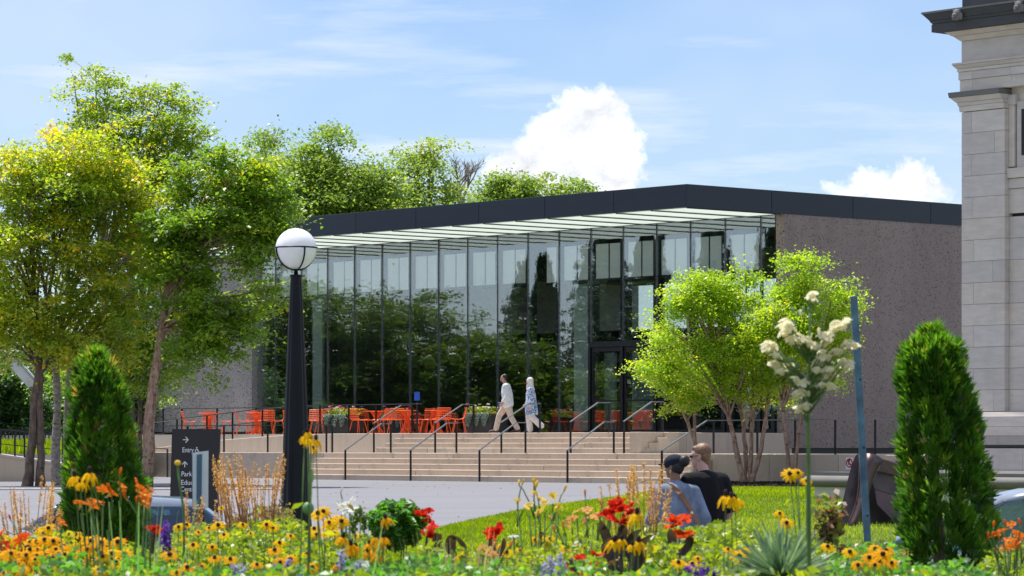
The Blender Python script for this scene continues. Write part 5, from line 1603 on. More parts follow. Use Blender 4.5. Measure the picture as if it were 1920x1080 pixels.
def walking_woman():
    w = W3 + .95
    x, y = xw(U(995, w), w)
    t = person('woman in a white headscarf and blue floral tunic walking left', (x, y, PZ - .005), math.radians(174), 1.7, None, None, 1.0)
    hip = V((0, 0, .90)); hc = V((.045, 0, 1.575))
    kF, aF, tF = V((.07, -.08, .49)), V((.03, -.08, .09)), V((.20, -.08, .035)); kB, aB, tB = V((-.05, .08, .49)), V((-.33, .08, .20)), V((-.29, .08, .05))
    sR, eR, wR = V((0, -.17, 1.33)), V((.0, -.24, 1.07)), V((.15, -.21, .90)); sL, eL, wL = V((0, .17, 1.33)), V((-.08, .23, 1.07)), V((-.02, .24, .84))
    b = MB(); b.cap(hip, V((.0, 0, 1.3)), .14, .11); b.chain([V((0, 0, 1.32)), V((.02, 0, 1.42)), hc + V((-.02, 0, -.05))], [.075, .052, .05])
    for k, a, tt, s in ((kF, aF, tF, -1), (kB, aB, tB, 1)): b.chain([hip + V((0, s * .08, 0)), k, a], [.09, .058, .04]); b.cap(a + V((0, 0, -.03)), tt, .036, .028)
    for s_, e, w_, s in ((sR, eR, wR, -1), (sL, eL, wL, 1)): b.chain([V((0, 0, 1.35)), s_, e, w_], [.07, .052, .04, .028]); hand(b, w_, w_ - e, V((1, 0, .3)), 1)
    q, R = head(b, hc, (1, 0, -.05), .95); grow(b, 'body', 'skin_fair', t, .0085, 3); eyes(q, R, t)
    MB().cap(q(.095, -.034, .010), q(.095, .034, .010), .016, .016, 8).build('sunglasses', 'eye', t, True)
    h = MB(); h.ell(q(-.028, 0, .030), (.108, .098, .112), 18, 12, R); h.chain([q(-.045, 0, -.03), q(-.04, 0, -.11), V((.0, 0, 1.37)), V((.0, 0, 1.30))], [.088, .095, .115, .12], 14); h.chain([q(.03, 0, -.125), V((.06, 0, 1.36))], [.06, .075]); h.ell(V((.0, 0, 1.33)), (.13, .165, .07))
    grow(h, 'headscarf', 'hijab', t, .012, 3)
    s = MB(); s.chain([V((-.03, 0, .62)), V((-.02, 0, .80)), V((-.01, 0, 1.0)), V((.0, 0, 1.2)), V((.0, 0, 1.3))], [.205, .19, .165, .152, .12], 16)
    for y_ in (-.07, .07): s.chain([V((-.03, y_, .62)), V((-.01, y_, .9)), V((0, y_, 1.3))], [.18, .165, .10], 12)
    for a, e, w_ in ((sR, eR, wR), (sL, eL, wL)): s.chain([V((0, 0, 1.33)), a, e, e.lerp(w_, .85)], [.09, .078, .075, .072])
    tu = grow(s, 'tunic', 'tunic', t, .014, 4)
    for v in tu.data.vertices:
        if v.co.z < .56: v.co.z = .56
    p = MB()
    for k, a, s_ in ((kF, aF, -1), (kB, aB, 1)): p.chain([hip + V((0, s_ * .07, 0)), k, a + V((0, 0, .02))], [.13, .098, .098], 14)
    grow(p, 'trousers', 'white_trousers', t, .014, 4)
    for a, tt in ((aF, tF), (aB, tB)):
        m = MB(); m.chain([a + V((-.03, 0, -.04)), tt], [.046, .034]); grow(m, 'shoe', 'shoe_black', t, .012, 2)


def couple():
    # both seen from behind, heading away to the left
    Y = 32.0
    ang = math.radians(128)
    # man in black
    c = at(1322, 0, Y + .25)
    t = person('man with short light-brown hair and sunglasses in a black T-shirt, seen from behind', (c.x, Y + .25, -.72), ang, 1.8, None, None, 1.0)
    hip = V((0, 0, .95)); hc = V((.075, 0, 1.665))
    kF, aF, tF = V((.20, -.09, .52)), V((.22, -.09, .10)), V((.42, -.09, .04)); kB, aB, tB = V((-.08, .09, .51)), V((-.26, .09, .13)), V((-.10, .09, .035))
    sR, eR, wR = V((.0, -.215, 1.42)), V((-.05, -.285, 1.13)), V((.10, -.28, .92)); sL, eL, wL = V((0, .215, 1.42)), V((.08, .27, 1.14)), V((.25, .24, 1.0))
    b = MB(); b.cap(hip, V((0, 0, 1.22)), .14, .14); b.cap(V((0, 0, 1.22)), V((.0, 0, 1.40)), .14, .12); b.chain([V((0, 0, 1.42)), V((.02, 0, 1.51)), hc + V((-.03, 0, -.055))], [.08, .055, .052])
    for k, a, tt, s in ((kF, aF, tF, -1), (kB, aB, tB, 1)): b.chain([hip + V((0, s * .09, 0)), k, a], [.095, .06, .044]); b.cap(a + V((0, 0, -.04)), tt, .04, .03)
    for s_, e, w_ in ((sR, eR, wR), (sL, eL, wL)): b.chain([V((0, 0, 1.43)), s_, e, w_], [.09, .066, .048, .032]); hand(b, w_, w_ - e, V((1, 0, .2)), 1)
    hf = V((.86, .55, -.06))
    q, R = head(b, hc, hf, 1.0); grow(b, 'body', 'skin_fair', t, .0085, 3); eyes(q, R, t)
    h = MB(); h.ell(q(-.022, 0, .052), (.098, .082, .088), 18, 12, R); h.ell(q(-.055, 0, .0), (.056, .076, .085), 12, 8, R); h.ell(q(-.055, 0, -.055), (.045, .058, .05), 12, 8, R); h.ell(q(.035, 0, .088), (.052, .060, .030), 12, 8, R)
    grow(h, 'hair', 'hair_brown', t, .008, 2)
    g = MB(); g.cap(q(.090, .018, .008), q(.082, .050, .008), .015, .014, 10).cap(q(.090, -.018, .008), q(.082, -.050, .008), .015, .014, 10); so = g.build('sunglasses', 'lens_dark', t, True)
    g = MB(); g.tube([q(.09, .066, .014), q(-.01, .086, .012)], .004, 5).tube([q(.09, -.066, .014), q(-.01, -.086, .012)], .004, 5); g.build('temple_arms', 'rail', so)
    s = MB(); s.chain([V((0, 0, .86)), V((0, 0, 1.05)), V((0, 0, 1.25)), V((0, 0, 1.40))], [.165, .162, .175, .14], 16)
    for y_ in (-.09, .09): s.chain([V((0, y_, .86)), V((0, y_, 1.25)), V((0, y_, 1.40))], [.145, .15, .115], 14)
    for a, e in ((sR, eR), (sL, eL)): s.chain([V((0, 0, 1.425)), a, a.lerp(e, .85)], [.105, .092, .082])
    s.cap(V((0, 0, 1.43)), V((.01, 0, 1.475)), .10, .075)
    grow(s, 't_shirt', 'black_tee', t, .013, 4)
    p = MB()
    for k, a, s_ in ((kF, aF, -1), (kB, aB, 1)): p.chain([hip + V((0, s_ * .075, .02)), k, a + V((0, 0, .02))], [.135, .09, .075], 14)
    grow(p, 'trousers', 'black_trousers', t, .015, 3)
    for a, tt in ((aF, tF), (aB, tB)): m = MB(); m.chain([a + V((-.05, 0, -.05)), tt], [.05, .037]); grow(m, 'shoe', 'shoe_black', t, .013, 2)
    # woman in cap
    c = at(1268, 0, Y)
    t = person('woman in a dark cap and loose denim-blue shirt with a brown strap, seen from behind', (c.x, Y, -.72), math.radians(112), 1.7, None, None, .985)
    hip = V((0, 0, .92)); hc = V((.06, 0, 1.59))
    kF, aF, tF = V((.18, .08, .50)), V((.18, .08, .10)), V((.36, .08, .04)); kB, aB, tB = V((-.06, -.08, .49)), V((-.24, -.08, .13)), V((-.09, -.08, .035))
    sR, eR, wR = V((0, -.185, 1.34)), V((-.06, -.27, 1.07)), V((.06, -.24, .87)); sL, eL, wL = V((0, .185, 1.34)), V((-.04, .27, 1.08)), V((.08, .25, .86))
    b = MB(); b.cap(hip, V((0, 0, 1.30)), .14, .11); b.chain([V((0, 0, 1.34)), V((.02, 0, 1.44)), hc + V((-.02, 0, -.05))], [.075, .052, .05])
    for k, a, tt, s in ((kF, aF, tF, 1), (kB, aB, tB, -1)): b.chain([hip + V((0, s * .085, 0)), k, a], [.09, .058, .04]); b.cap(a + V((0, 0, -.04)), tt, .036, .028)
    for s_, e, w_ in ((sR, eR, wR), (sL, eL, wL)): b.chain([V((0, 0, 1.36)), s_, e, w_], [.075, .055, .042, .028]); hand(b, w_, w_ - e, V((1, 0, .2)), 1)
    hf = V((.80, .60, -.10)); q, R = head(b, hc, hf, .95); grow(b, 'body', 'skin_brown', t, .0085, 3); eyes(q, R, t)
    h = MB(); h.ell(q(-.04, 0, -.005), (.075, .078, .085), 16, 10, R); h.ell(q(-.125, 0, .050), (.060, .064, .062), 14, 10, R); grow(h, 'hair', 'hair_black', t, .009, 2)
    m = MB(); m.ell(q(.0, 0, .052), (.108, .088, .080), 18, 12, R); m.ell(q(.115, 0, .040), (.070, .066, .012), 14, 6, R); cp = grow(m, 'cap', 'navy', t, .009, 2)
    MB().ell(q(.0, 0, .133), (.010, .010, .006), 8, 5).build('button', 'navy', cp, True)
    for s_ in (-1, 1): MB().tube([q(-.005, s_ * .085, -.045) + V((math.cos(a) * .014, 0, math.sin(a) * .016)) for a in [i * math.pi / 6 for i in range(13)]], .004, 5, False).build('earring', 'gold', t, True)
    s = MB(); s.chain([V((-.01, 0, 1.0)), V((-.01, 0, 1.08)), V((0, 0, 1.2)), V((0, 0, 1.34))], [.185, .18, .16, .12], 16)
    for y_ in (-.085, .085): s.chain([V((-.01, y_, 1.0)), V((0, y_, 1.15)), V((0, y_, 1.33))], [.145, .135, .10], 14)
    for a, e, w_ in ((sR, eR, wR), (sL, eL, wL)): s.chain([V((0, 0, 1.35)), a, e, e.lerp(w_, .30)], [.092, .080, .082, .080])
    s.cap(V((.0, 0, 1.36)), V((.01, 0, 1.40)), .09, .075)
    sh = grow(s, 'shirt', 'denim_shirt', t, .013, 3)
    rr = np.random.default_rng(2)                       # soft folds hanging from the shoulders
    for v in sh.data.vertices:
        a = math.atan2(v.co.y, v.co.x); k = max(0, min(1, (1.33 - v.co.z) / .45))
        f = 1 + k * .035 * math.sin(a * 9 + v.co.z * 7) + k * .025 * math.sin(a * 5 - v.co.z * 13)
        v.co.x *= f; v.co.y *= f
        if v.co.z < .90: v.co.z = .90
    sp = [V((.02, .10, 1.42)), V((-.07, .075, 1.40)), V((-.142, .03, 1.33)), V((-.182, -.05, 1.19)), V((-.205, -.13, 1.03)), V((-.20, -.20, .92)), V((-.12, -.30, .86))]
    mb = MB(); wd = .021
    rows = []
    for i, p_ in enumerate(sp):
        tn = (sp[min(i + 1, len(sp) - 1)] - sp[max(i - 1, 0)]).normalized(); out_ = V((p_.x, p_.y, 0)).normalized(); sd = tn.cross(out_).normalized()
        rows.append([p_ + sd * wd + out_ * .012, p_ + sd * wd + out_ * .018, p_ - sd * wd + out_ * .018, p_ - sd * wd + out_ * .012])
    mb.loft(rows); st = mb.build('bag_strap', 'leather', t); MB().ell(V((-.20, -.075, 1.13)), (.012, .02, .024)).build('buckle', 'gold', st, True)
    MB().bbox(-.16, -.02, -.36, -.28, .62, .86, .02).build('bag', 'leather', t)
    p = MB()
    for k, a, s_ in ((kF, aF, 1), (kB, aB, -1)): p.chain([hip + V((0, s_ * .075, 0)), k, a + V((0, 0, .02))], [.13, .085, .07], 14)
    grow(p, 'trousers', 'navy', t, .015, 3)
    for a, tt in ((aF, tF), (aB, tB)): m = MB(); m.chain([a + V((-.05, 0, -.05)), tt], [.046, .034]); grow(m, 'shoe', 'shoe_black', t, .013, 2)


walking_man(); walking_woman(); couple()
# ------------------------------------------------------------------ flower bed in front of the camera
def zpx(py, Y): return CZ + (HOR - py) / FPX * Y
BZ = -.35


def bed_foliage():
    rng = np.random.default_rng(100)
    patches = [  # px0, px1, Y0, Y1, top row, material, leaf size, count
        (-90, 150, 13, 17, 1012, 'leaf_bed', .055, 5200), (110, 330, 12, 15, 1036, 'leaf_bed', .055, 4200), (-60, 330, 11, 13, 1050, 'leaf_bed_dark', .06, 3000),
        (290, 480, 14, 18, 1000, 'leaf_bed', .05, 5000), (420, 590, 15, 18.6, 985, 'leaf_bed', .045, 5600), (430, 548, 17.2, 18.6, 955, 'leaf_red', .05, 1500),
        (560, 720, 12.5, 16, 1014, 'leaf_bed', .05, 4600), (690, 900, 11, 14, 1052, 'leaf_bed_dark', .055, 3000), (780, 1010, 12, 15.5, 1030, 'leaf_bed', .045, 3800),
        (980, 1140, 12, 16, 1018, 'leaf_bed', .045, 4200), (1090, 1270, 12, 15, 1044, 'leaf_bed', .05, 4200), (1215, 1420, 13, 18, 992, 'leaf_bed', .055, 7600), (1215, 1420, 12, 14, 1024, 'leaf_bed', .055, 3000),
        (1395, 1560, 12.5, 16, 1018, 'leaf_bed', .05, 3400), (1540, 1700, 12, 16, 1032, 'leaf_bed_dark', .05, 3200), (1560, 1700, 13, 16, 1022, 'leaf_red', .04, 1100), (1840, 2000, 13, 17, 1032, 'leaf_bed', .05, 3800),
        (1690, 1860, 11, 14, 1062, 'leaf_bed_dark', .05, 1800), (-120, 2040, 9.4, 11.6, 1080, 'leaf_bed', .055, 11000), (300, 1300, 10, 12, 1066, 'leaf_bed_dark', .05, 4000)]
    acc = {}
    for px0, px1, Y0, Y1, top, mat, ls, n in patches:
        n = int(n * 2.0); ls *= .62
        nc = max(6, n // 30)                              # sprigs: leaves in small tufts along upright shoots
        cpx = rng.uniform(px0, px1, nc); cY = rng.uniform(Y0, Y1, nc)
        edge = np.minimum(cpx - px0, px1 - cpx) / (px1 - px0)
        tpy = top + 26 * np.clip(.16 - edge, 0, 1) * 6 * .6 + np.abs(rng.normal(0, 16, nc)) - 6 + 8 * np.sin(cpx * .045) - 6 * np.sin(cpx * .11 + cY)
        m = n // nc
        h = rng.random((nc, m)) ** 1.35 * .55
        x = ((cpx - 960) / FPX * cY)[:, None] + rng.normal(0, .036, (nc, m)) * (.5 + h * 2.0)
        y = cY[:, None] + rng.normal(0, .036, (nc, m)) * (.5 + h * 2.0)
        z = (CZ + (HOR - tpy) / FPX * cY)[:, None] - h
        P = np.stack([x, y, z], 2).reshape(-1, 3)
        P = P[P[:, 2] > BZ + .02]
        tone = np.clip(np.repeat(rng.normal(.48, .16, nc), m)[:len(P)] + rng.normal(0, .15, len(P)), 0, 1)
        acc.setdefault(mat, []).append((leaf_quads(P, ls, rng, .25, .58, .12, .0), tone))
    for mat, L in acc.items():
        struct(fast_mesh('bed_foliage', np.concatenate([a for a, _ in L]), 4, mat, None, np.concatenate([b for _, b in L])), 'stuff')


bed_foliage()


def petal_ring(n, r0, L, wd, rise, tipdrop, layers=1, seed=0):
    """ring of petals, each a bent strip with a notched tip"""
    rr = random.Random(seed); mb = MB()
    for k in range(layers):
        for i in range(n):
            a = 2 * math.pi * (i + .5 * k) / n + rr.uniform(-.09, .09); l = L * rr.uniform(.86, 1.08) * (1 - .2 * k); d = V((math.cos(a), math.sin(a), 0)); s_ = V((-d.y, d.x, 0)); dr = tipdrop * rr.uniform(.6, 1.4)
            pts = []
            for f, w_ in ((0, .35), (.35, .95), (.7, 1.0), (1, .35)):
                c = d * (r0 + l * f) + V((0, 0, rise * f + dr * f * f + .004 * k))
                pts.append((c - s_ * wd * w_ * .5 + V((0, 0, .12 * wd * w_)), c, c + s_ * wd * w_ * .5 + V((0, 0, .12 * wd * w_))))
            for p, q in zip(pts, pts[1:]): mb.add([p[0], p[1], q[1], q[0]], [(0, 1, 2, 3)]); mb.add([p[1], p[2], q[2], q[1]], [(0, 1, 2, 3)])
    return mb


def mesh_of(mb, name, mat, smooth=True):
    me = bpy.data.meshes.new(name); me.from_pydata(mb.v, [], mb.f); me.update(); me.materials.append(M[mat])
    if smooth: me.polygons.foreach_set('use_smooth', np.ones(len(me.polygons), dtype=bool))
    return me


FL = {}


def flower_meshes():
    for mat, tag_ in (('petal_yellow', 'y'), ('petal_gold', 'g')):
        FL['flat_' + tag_] = [mesh_of(petal_ring(12, .010, .034, .014, .002, -.012, 1, k), 'ray_petals', mat) for k in range(4)]
        FL['droop_' + tag_] = [mesh_of(petal_ring(9, .009, .036, .018, -.006, -.040, 1, 9 + k), 'ray_petals', mat) for k in range(3)]
    FL['cone_flat'] = mesh_of(MB().ell((0, 0, .006), (.012, .012, .011), 9, 6), 'cone', 'cone_dark'); FL['cone_tall'] = mesh_of(MB().ell((0, 0, .012), (.011, .011, .020), 9, 6), 'cone', 'cone_dark')
    for nm, mat in (('lily_o', 'petal_orange'), ('lily_p', 'petal_peach'), ('lily_w', 'petal_white'), ('lily_l', 'petal_lemon'), ('lily_s', 'petal_scarlet')):
        FL[nm] = [mesh_of(petal_ring(3, .004, .052, .030, .032, -.020, 2, 20 + k), 'petals', mat) for k in range(3)]
        b = MB().tube([(0, 0, 0), (0, 0, .02), (0, 0, .045), (0, 0, .06)], [.004, .009, .010, .003], 7); FL[nm + '_bud'] = mesh_of(b, 'bud', mat)
    FL['throat'] = mesh_of(MB().tube([(0, 0, -.03), (0, 0, -.005), (0, 0, .012)], [.004, .008, .010], 7), 'throat', 'petal_lemon')
    for nm, mat in (('canna_r', 'petal_red'), ('canna_s', 'petal_scarlet')):
        FL[nm] = []
        for k in range(3):
            rr = random.Random(40 + k); mb = MB()
            for i in range(5):
                a = rr.uniform(0, 6.28); d = V((math.cos(a), math.sin(a), rr.uniform(.2, 1.2))).normalized(); s_ = d.cross(V((0, 0, 1))).normalized(); u_ = s_.cross(d)
                pts = []
                for f, w_ in ((0, .2), (.3, .8), (.7, 1.0), (1, .5)):
                    c = d * .052 * f + u_ * -.014 * f * f; pts.append([c + s_ * (q * .052 * w_) + u_ * .010 * math.sin(q * 6 + i + f * 3) for q in (-.5, -.17, .17, .5)])
                mb.loft(pts, False, False)
            FL[nm].append(mesh_of(mb, 'petals', mat))
    FL['bell'] = []
    for k in range(3):
        mb = petal_ring(3, .004, .034, .026, -.026, .006, 2, 60 + k); mb.ell((0, 0, -.012), (.015, .015, .018), 8, 6); FL['bell'].append(mesh_of(mb, 'blossom', 'petal_cream'))


flower_meshes()
RB = random.Random(77)


def raw(name, me, parent, loc, rot=None, sc=1.0):
    o = bpy.data.objects.new(name, me); col.objects.link(o); o.parent = parent; o.location = loc
    if rot is not None: o.rotation_euler = rot
    o.scale = (sc, sc, sc); return o


def plant_base(px, Y): return V(((px - 960) / FPX * Y, Y, BZ))


def stem_mesh(parent, a, b, r=.0035, mat='stem_green', bend=.04, name='stem'):
    a, b = V(a), V(b); m = a.lerp(b, .55) + V((RB.uniform(-bend, bend), RB.uniform(-bend, bend), 0))
    return MB().tube([a, a.lerp(m, .6), m, m.lerp(b, .6) + V((0, 0, .01)), b], [r * 1.3, r * 1.15, r, r * .9, r * .8], 5).build(name, mat, parent, True)


def leafy(parent, base, tops, mat, n, ls, seed, name='foliage', spread=.10):
    rng = np.random.default_rng(seed); P = []
    for k in range(n):
        t = tops[rng.integers(len(tops))]; f = rng.random() ** .8
        p = np.array(base) * 0 + np.array(t) * f; P.append(p + rng.normal(0, spread, 3) * (1 - .6 * f))
    P = np.array(P); P = P[P[:, 2] > .02]
    fast_mesh(name, leaf_quads(P, ls, rng, .5, .5, .1, .2), 4, mat, parent, np.clip(rng.normal(.5, .2, len(P)), 0, 1))['kind'] = 'stuff'


def daisies(label, heads, Y, kind='flat_y', group=None, name='black_eyed_susan', sc=1.0, leaves=120, leafmat_='leaf_bed', basepx=None, cam_tilt=.5):
    mx = basepx if basepx is not None else sum(h[0] for h in heads) / len(heads)
    b = plant_base(mx, Y); t = thing(name, label, 'flower', b, 0, group); tops = []
    for i, h in enumerate(heads):
        px, py = h[:2]; y = Y + RB.uniform(-.35, .35); p = V(((px - 960) / FPX * y, y, zpx(py, y))) - b; tops.append(p)
        droop = kind.startswith('droop'); s = .66 * sc * RB.uniform(.62, 1.2)
        rot = (RB.uniform(.0, .35) + (cam_tilt if not droop else .05), RB.uniform(-.25, .25), RB.uniform(0, 6.28))
        e = Euler((rot[0], rot[1], 0)).to_matrix() @ Euler((0, 0, rot[2])).to_matrix()
        o = raw('flower_head', RB.choice(FL[kind]), t, p, e.to_euler(), s)
        raw('cone', FL['cone_tall' if droop else 'cone_flat'], o, (0, 0, 0))
        foot = V((p.x * .5 + RB.uniform(-.05, .05), p.y * .5, 0)); stem_mesh(t, foot, p - V((0, 0, .004)), .0023)
    if leaves: leafy(t, (0, 0, 0), [tuple(q * .9) for q in tops], leafmat_, leaves, .055, int(mx) + len(heads), 'foliage', .10)
    return t


def daylily(label, heads, Y, kind, basepx, group=None, buds=6, leafblades=14, sc=1.0):
    b = plant_base(basepx, Y); t = thing('daylily', label, 'flower', b, 0, group)
    hs = []
    for px, py in heads:
        y = Y + RB.uniform(-.2, .2); p = V(((px - 960) / FPX * y, y, zpx(py, y))) - b; hs.append(p)
        o = raw('blossom', RB.choice(FL[kind]), t, p, (RB.uniform(.3, 1.0), RB.uniform(-.6, .6), RB.uniform(0, 6.28)), .60 * sc * RB.uniform(.85, 1.15)); raw('throat', FL['throat'], o, (0, 0, 0))
        stem_mesh(t, (p.x * .25 + RB.uniform(-.04, .04), 0, 0), p - V((0, 0, .03)), .004)
    for k in range(buds):
        p = RB.choice(hs) + V((RB.uniform(-.07, .07), RB.uniform(-.05, .05), RB.uniform(-.06, .07)))
        raw('bud', FL[kind + '_bud'], t, p, (RB.uniform(-.5, .5), RB.uniform(-.5, .5), 0), RB.uniform(.42, .66)); stem_mesh(t, min(hs, key=lambda q: (q - p).length) - V((0, 0, .10)), p, .0028, bend=.01, name='bud_stalk')
    blades(t, leafblades, .92, .020, 'leaf_bed', int(basepx))


def blades(parent, n, L, wd, mat, seed, lean=.55, name='leaf_blades', arch=.5, base=(0, 0, 0)):
    rng = np.random.default_rng(seed); Vv = []; R = []
    for k in range(n):
        a = rng.uniform(0, 2 * np.pi); l = L * rng.uniform(.65, 1.15); le = abs(rng.normal(0, lean * .6)) + .05
        d = np.array([math.cos(a), math.sin(a), 0]); s_ = np.array([-d[1], d[0], 0]); o = np.array(base) + d * rng.uniform(0, .05); prev = None; tone = rng.random()
        for i in range(7):
            f = i / 6; c = o + np.array([0, 0, l * (f - arch * le * f * f)]) + d * l * le * (f * .6 + f * f * .6)
            w_ = wd * (1 - f ** 2.5) * .5 + .0008
            cur = (c - s_ * w_, c + s_ * w_)
            if prev: Vv += [prev[0], prev[1], cur[1], cur[0]]; R.append(tone)
            prev = cur
    o = fast_mesh(name, np.array(Vv), 4, mat, parent, R); o['kind'] = 'stuff'; return o


def feather_grass(label, basepx, Y, tips, group=None, nb=120, plume=.055, dark=False):
    b = plant_base(basepx, Y); t = thing('feather_grass', label, 'grass', b, 0, group)
    rng = np.random.default_rng(int(basepx)); P = []; R = []
    st = MB()
    for px, py in tips:
        y = Y + rng.uniform(-.25, .25); e = V(((px - 960) / FPX * y, y, zpx(py, y))) - b
        a = V((e.x * .35 + rng.normal(0, .05), rng.normal(0, .06), 0)); m = a.lerp(e, .6) + V(((a.x - e.x) * .22, 0, .03))
        pts = [a, a.lerp(m, .5), m, m.lerp(e, .5) + V((0, 0, .01)), e]; st.tube(pts, [.0028, .0025, .0022, .002, .001], 4)
        L = plume * rng.uniform(2.4, 4.5)
        for k in range(46):
            f = k / 46; q = e.lerp(m, min(1, f * L / max((e - m).length, .01))) + V(rng.normal(0, .0034, 3) * (.4 + math.sin(math.pi * min(1, f * .9 + .08))))
            P.append(q); R.append(rng.random())
    st.build('stalks', 'stem_green' if dark else 'leather', t, True)['kind'] = 'stuff'
    fast_mesh('plumes', leaf_quads(np.array([tuple(p) for p in P]), .021, rng, .1, .28, .05), 4, 'straw', t, R)['kind'] = 'stuff'
    blades(t, nb, .98, .009, 'leaf_bed', int(basepx) + 1, .4)


def canna(label, basepx, Y, reds, leaves, kind='canna_r', group=None):
    b = plant_base(basepx, Y); t = thing('canna_lily', label, 'flower', b, 0, group)
    for px, py in reds:
        y = Y + RB.uniform(-.12, .12); p = V(((px - 960) / FPX * y, y, zpx(py, y))) - b
        raw('blossom', RB.choice(FL[kind]), t, p, (RB.uniform(-.6, .6), RB.uniform(-.6, .6), RB.uniform(0, 6.28)), RB.uniform(.5, .72))
    c = V(((sum(r[0] for r in reds) / len(reds) - 960) / FPX * Y, Y, zpx(max(r[1] for r in reds), Y))) - b
    stem_mesh(t, (0, 0, 0), c, .008, 'stem_dark', .02)
    for (px0, py0), (px1, py1), wd in leaves:                    # broad paddle leaves
        y = Y + RB.uniform(-.15, .15); a = V(((px0 - 960) / FPX * y, y, zpx(py0, y))) - b; e = V(((px1 - 960) / FPX * y, y - .06, zpx(py1, y))) - b
        d = e - a; s_ = d.cross(V((RB.uniform(-.5, .5), 1, .25))).normalized(); nrm = s_.cross(d).normalized(); rows = []
        for f in [i / 8 for i in range(9)]:
            w_ = wd * .72 * math.sin(math.pi * min(1, f ** .62 * .97 + .03)) * .5 + .001; cc = a.lerp(e, f) + nrm * .05 * math.sin(math.pi * f)
            rows.append([cc - s_ * w_ + nrm * w_ * .5, cc - s_ * w_ * .5 + nrm * w_ * .1, cc, cc + s_ * w_ * .5 + nrm * w_ * .1, cc + s_ * w_ + nrm * w_ * .5])
        MB().loft(rows, False, False).build('leaf', 'canna_leaf', t, True)
        stem_mesh(t, (0, 0, .05), a, .006, 'stem_dark', .02, 'leaf_stalk')


def spikes(label, basepx, Y, tips, mat, group=None, name='salvia', L=.10, leafm='leaf_bed_dark'):
    b = plant_base(basepx, Y); t = thing(name, label, 'flower', b, 0, group); rng = np.random.default_rng(int(basepx) + 5)
    for px, py in tips:
        y = Y + RB.uniform(-.15, .15); p = V(((px - 960) / FPX * y, y, zpx(py, y))) - b
        stem_mesh(t, (p.x * .7, 0, 0), p, .003)
        n = 70; f = rng.random(n); q = np.array(p)[None, :] - np.stack([np.zeros(n), np.zeros(n), f * L], 1) + rng.normal(0, .007, (n, 3))
        fast_mesh('flower_spike', leaf_quads(q, .020, rng, .1), 4, mat, t)['kind'] = 'stuff'
    leafy(t, (0, 0, 0), [tuple((V(((px - 960) / FPX * Y, Y, zpx(py, Y))) - b) * .8) for px, py in tips], leafm, 60, .045, int(basepx), 'foliage', .06)


def arborvitae(label, Y, prof, seed):
    """prof: (row, centre column, half width) from the tip down"""
    c0 = prof[-1][1]; b = plant_base(c0, Y); t = thing('arborvitae', label, 'shrub', b); s = Y / FPX; rng = np.random.default_rng(seed)
    P = [(zpx(py, Y) - BZ, (cx - c0) * s, hw * s) for py, cx, hw in prof]; P.append((0.03, 0, prof[-1][2] * s * .9))
    zs = np.array([p[0] for p in P])[::-1]; cx = np.array([p[1] for p in P])[::-1]; rw = np.array([p[2] for p in P])[::-1]
    H = zs[-1]
    MB().tube([(0, 0, 0), (cx[len(cx) // 2], 0, H * .5), (cx[-1], 0, H * .93)], [.05, .03, .006], 8).build('trunk', 'bark_dark', t, True)
    nt = 5200; ncl = 330                                   # upright plumes with dark gaps between them
    cz_ = rng.random(ncl) ** .85 * H; ca = rng.uniform(0, 2 * np.pi, ncl); cd = rng.uniform(.80, 1.14, ncl); ct = rng.normal(0, .13, ncl)
    ci = rng.integers(0, ncl, nt); up_ = rng.random(nt)
    z = np.clip(cz_[ci] + (up_ - .45) * .22, .03, H * 1.01); R_ = np.interp(z, zs, rw); X_ = np.interp(z, zs, cx)
    an = ca[ci] + rng.normal(0, .13, nt) * (1.2 - up_); d = np.where(rng.random(nt) < .28, rng.uniform(.25, .85, nt), cd[ci] * (.80 + .22 * np.sin(np.pi * np.minimum(1, up_ * .9 + .1))))
    lump = np.ones(nt)
    Vv = []; T = []
    for i in range(nt):
        o = np.array([X_[i] + math.cos(an[i]) * R_[i] * d[i] * lump[i], math.sin(an[i]) * R_[i] * d[i] * lump[i], z[i]])
        out_ = np.array([math.cos(an[i]), math.sin(an[i]), 0]); ax = out_ * rng.uniform(.35, .8) + np.array([0, 0, 1.0]) + rng.normal(0, .22, 3); ax /= np.linalg.norm(ax)
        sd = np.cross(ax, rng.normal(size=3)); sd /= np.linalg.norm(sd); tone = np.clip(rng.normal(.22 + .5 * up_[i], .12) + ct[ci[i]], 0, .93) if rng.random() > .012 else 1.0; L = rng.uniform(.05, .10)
        for k in range(9):                                   # a flat fan of scaly twigs
            f = rng.uniform(-1, 1); dd = ax + sd * f * .75 + rng.normal(0, .08, 3); dd /= np.linalg.norm(dd); l = L * (1 - .35 * abs(f)) * rng.uniform(.7, 1.15); w_ = np.cross(dd, np.cross(sd, ax)); w_ /= (np.linalg.norm(w_) + 1e-6)
            q0 = o + sd * f * .012; wd = rng.uniform(.0035, .006); m = q0 + dd * l * .55
            Vv += [q0, m + w_ * wd, q0 + dd * l, m - w_ * wd]; T.append(np.clip(tone + rng.normal(0, .1), 0, 1))
    fast_mesh('foliage', np.array(Vv), 4, 'leaf_arbor', t, T)['kind'] = 'stuff'


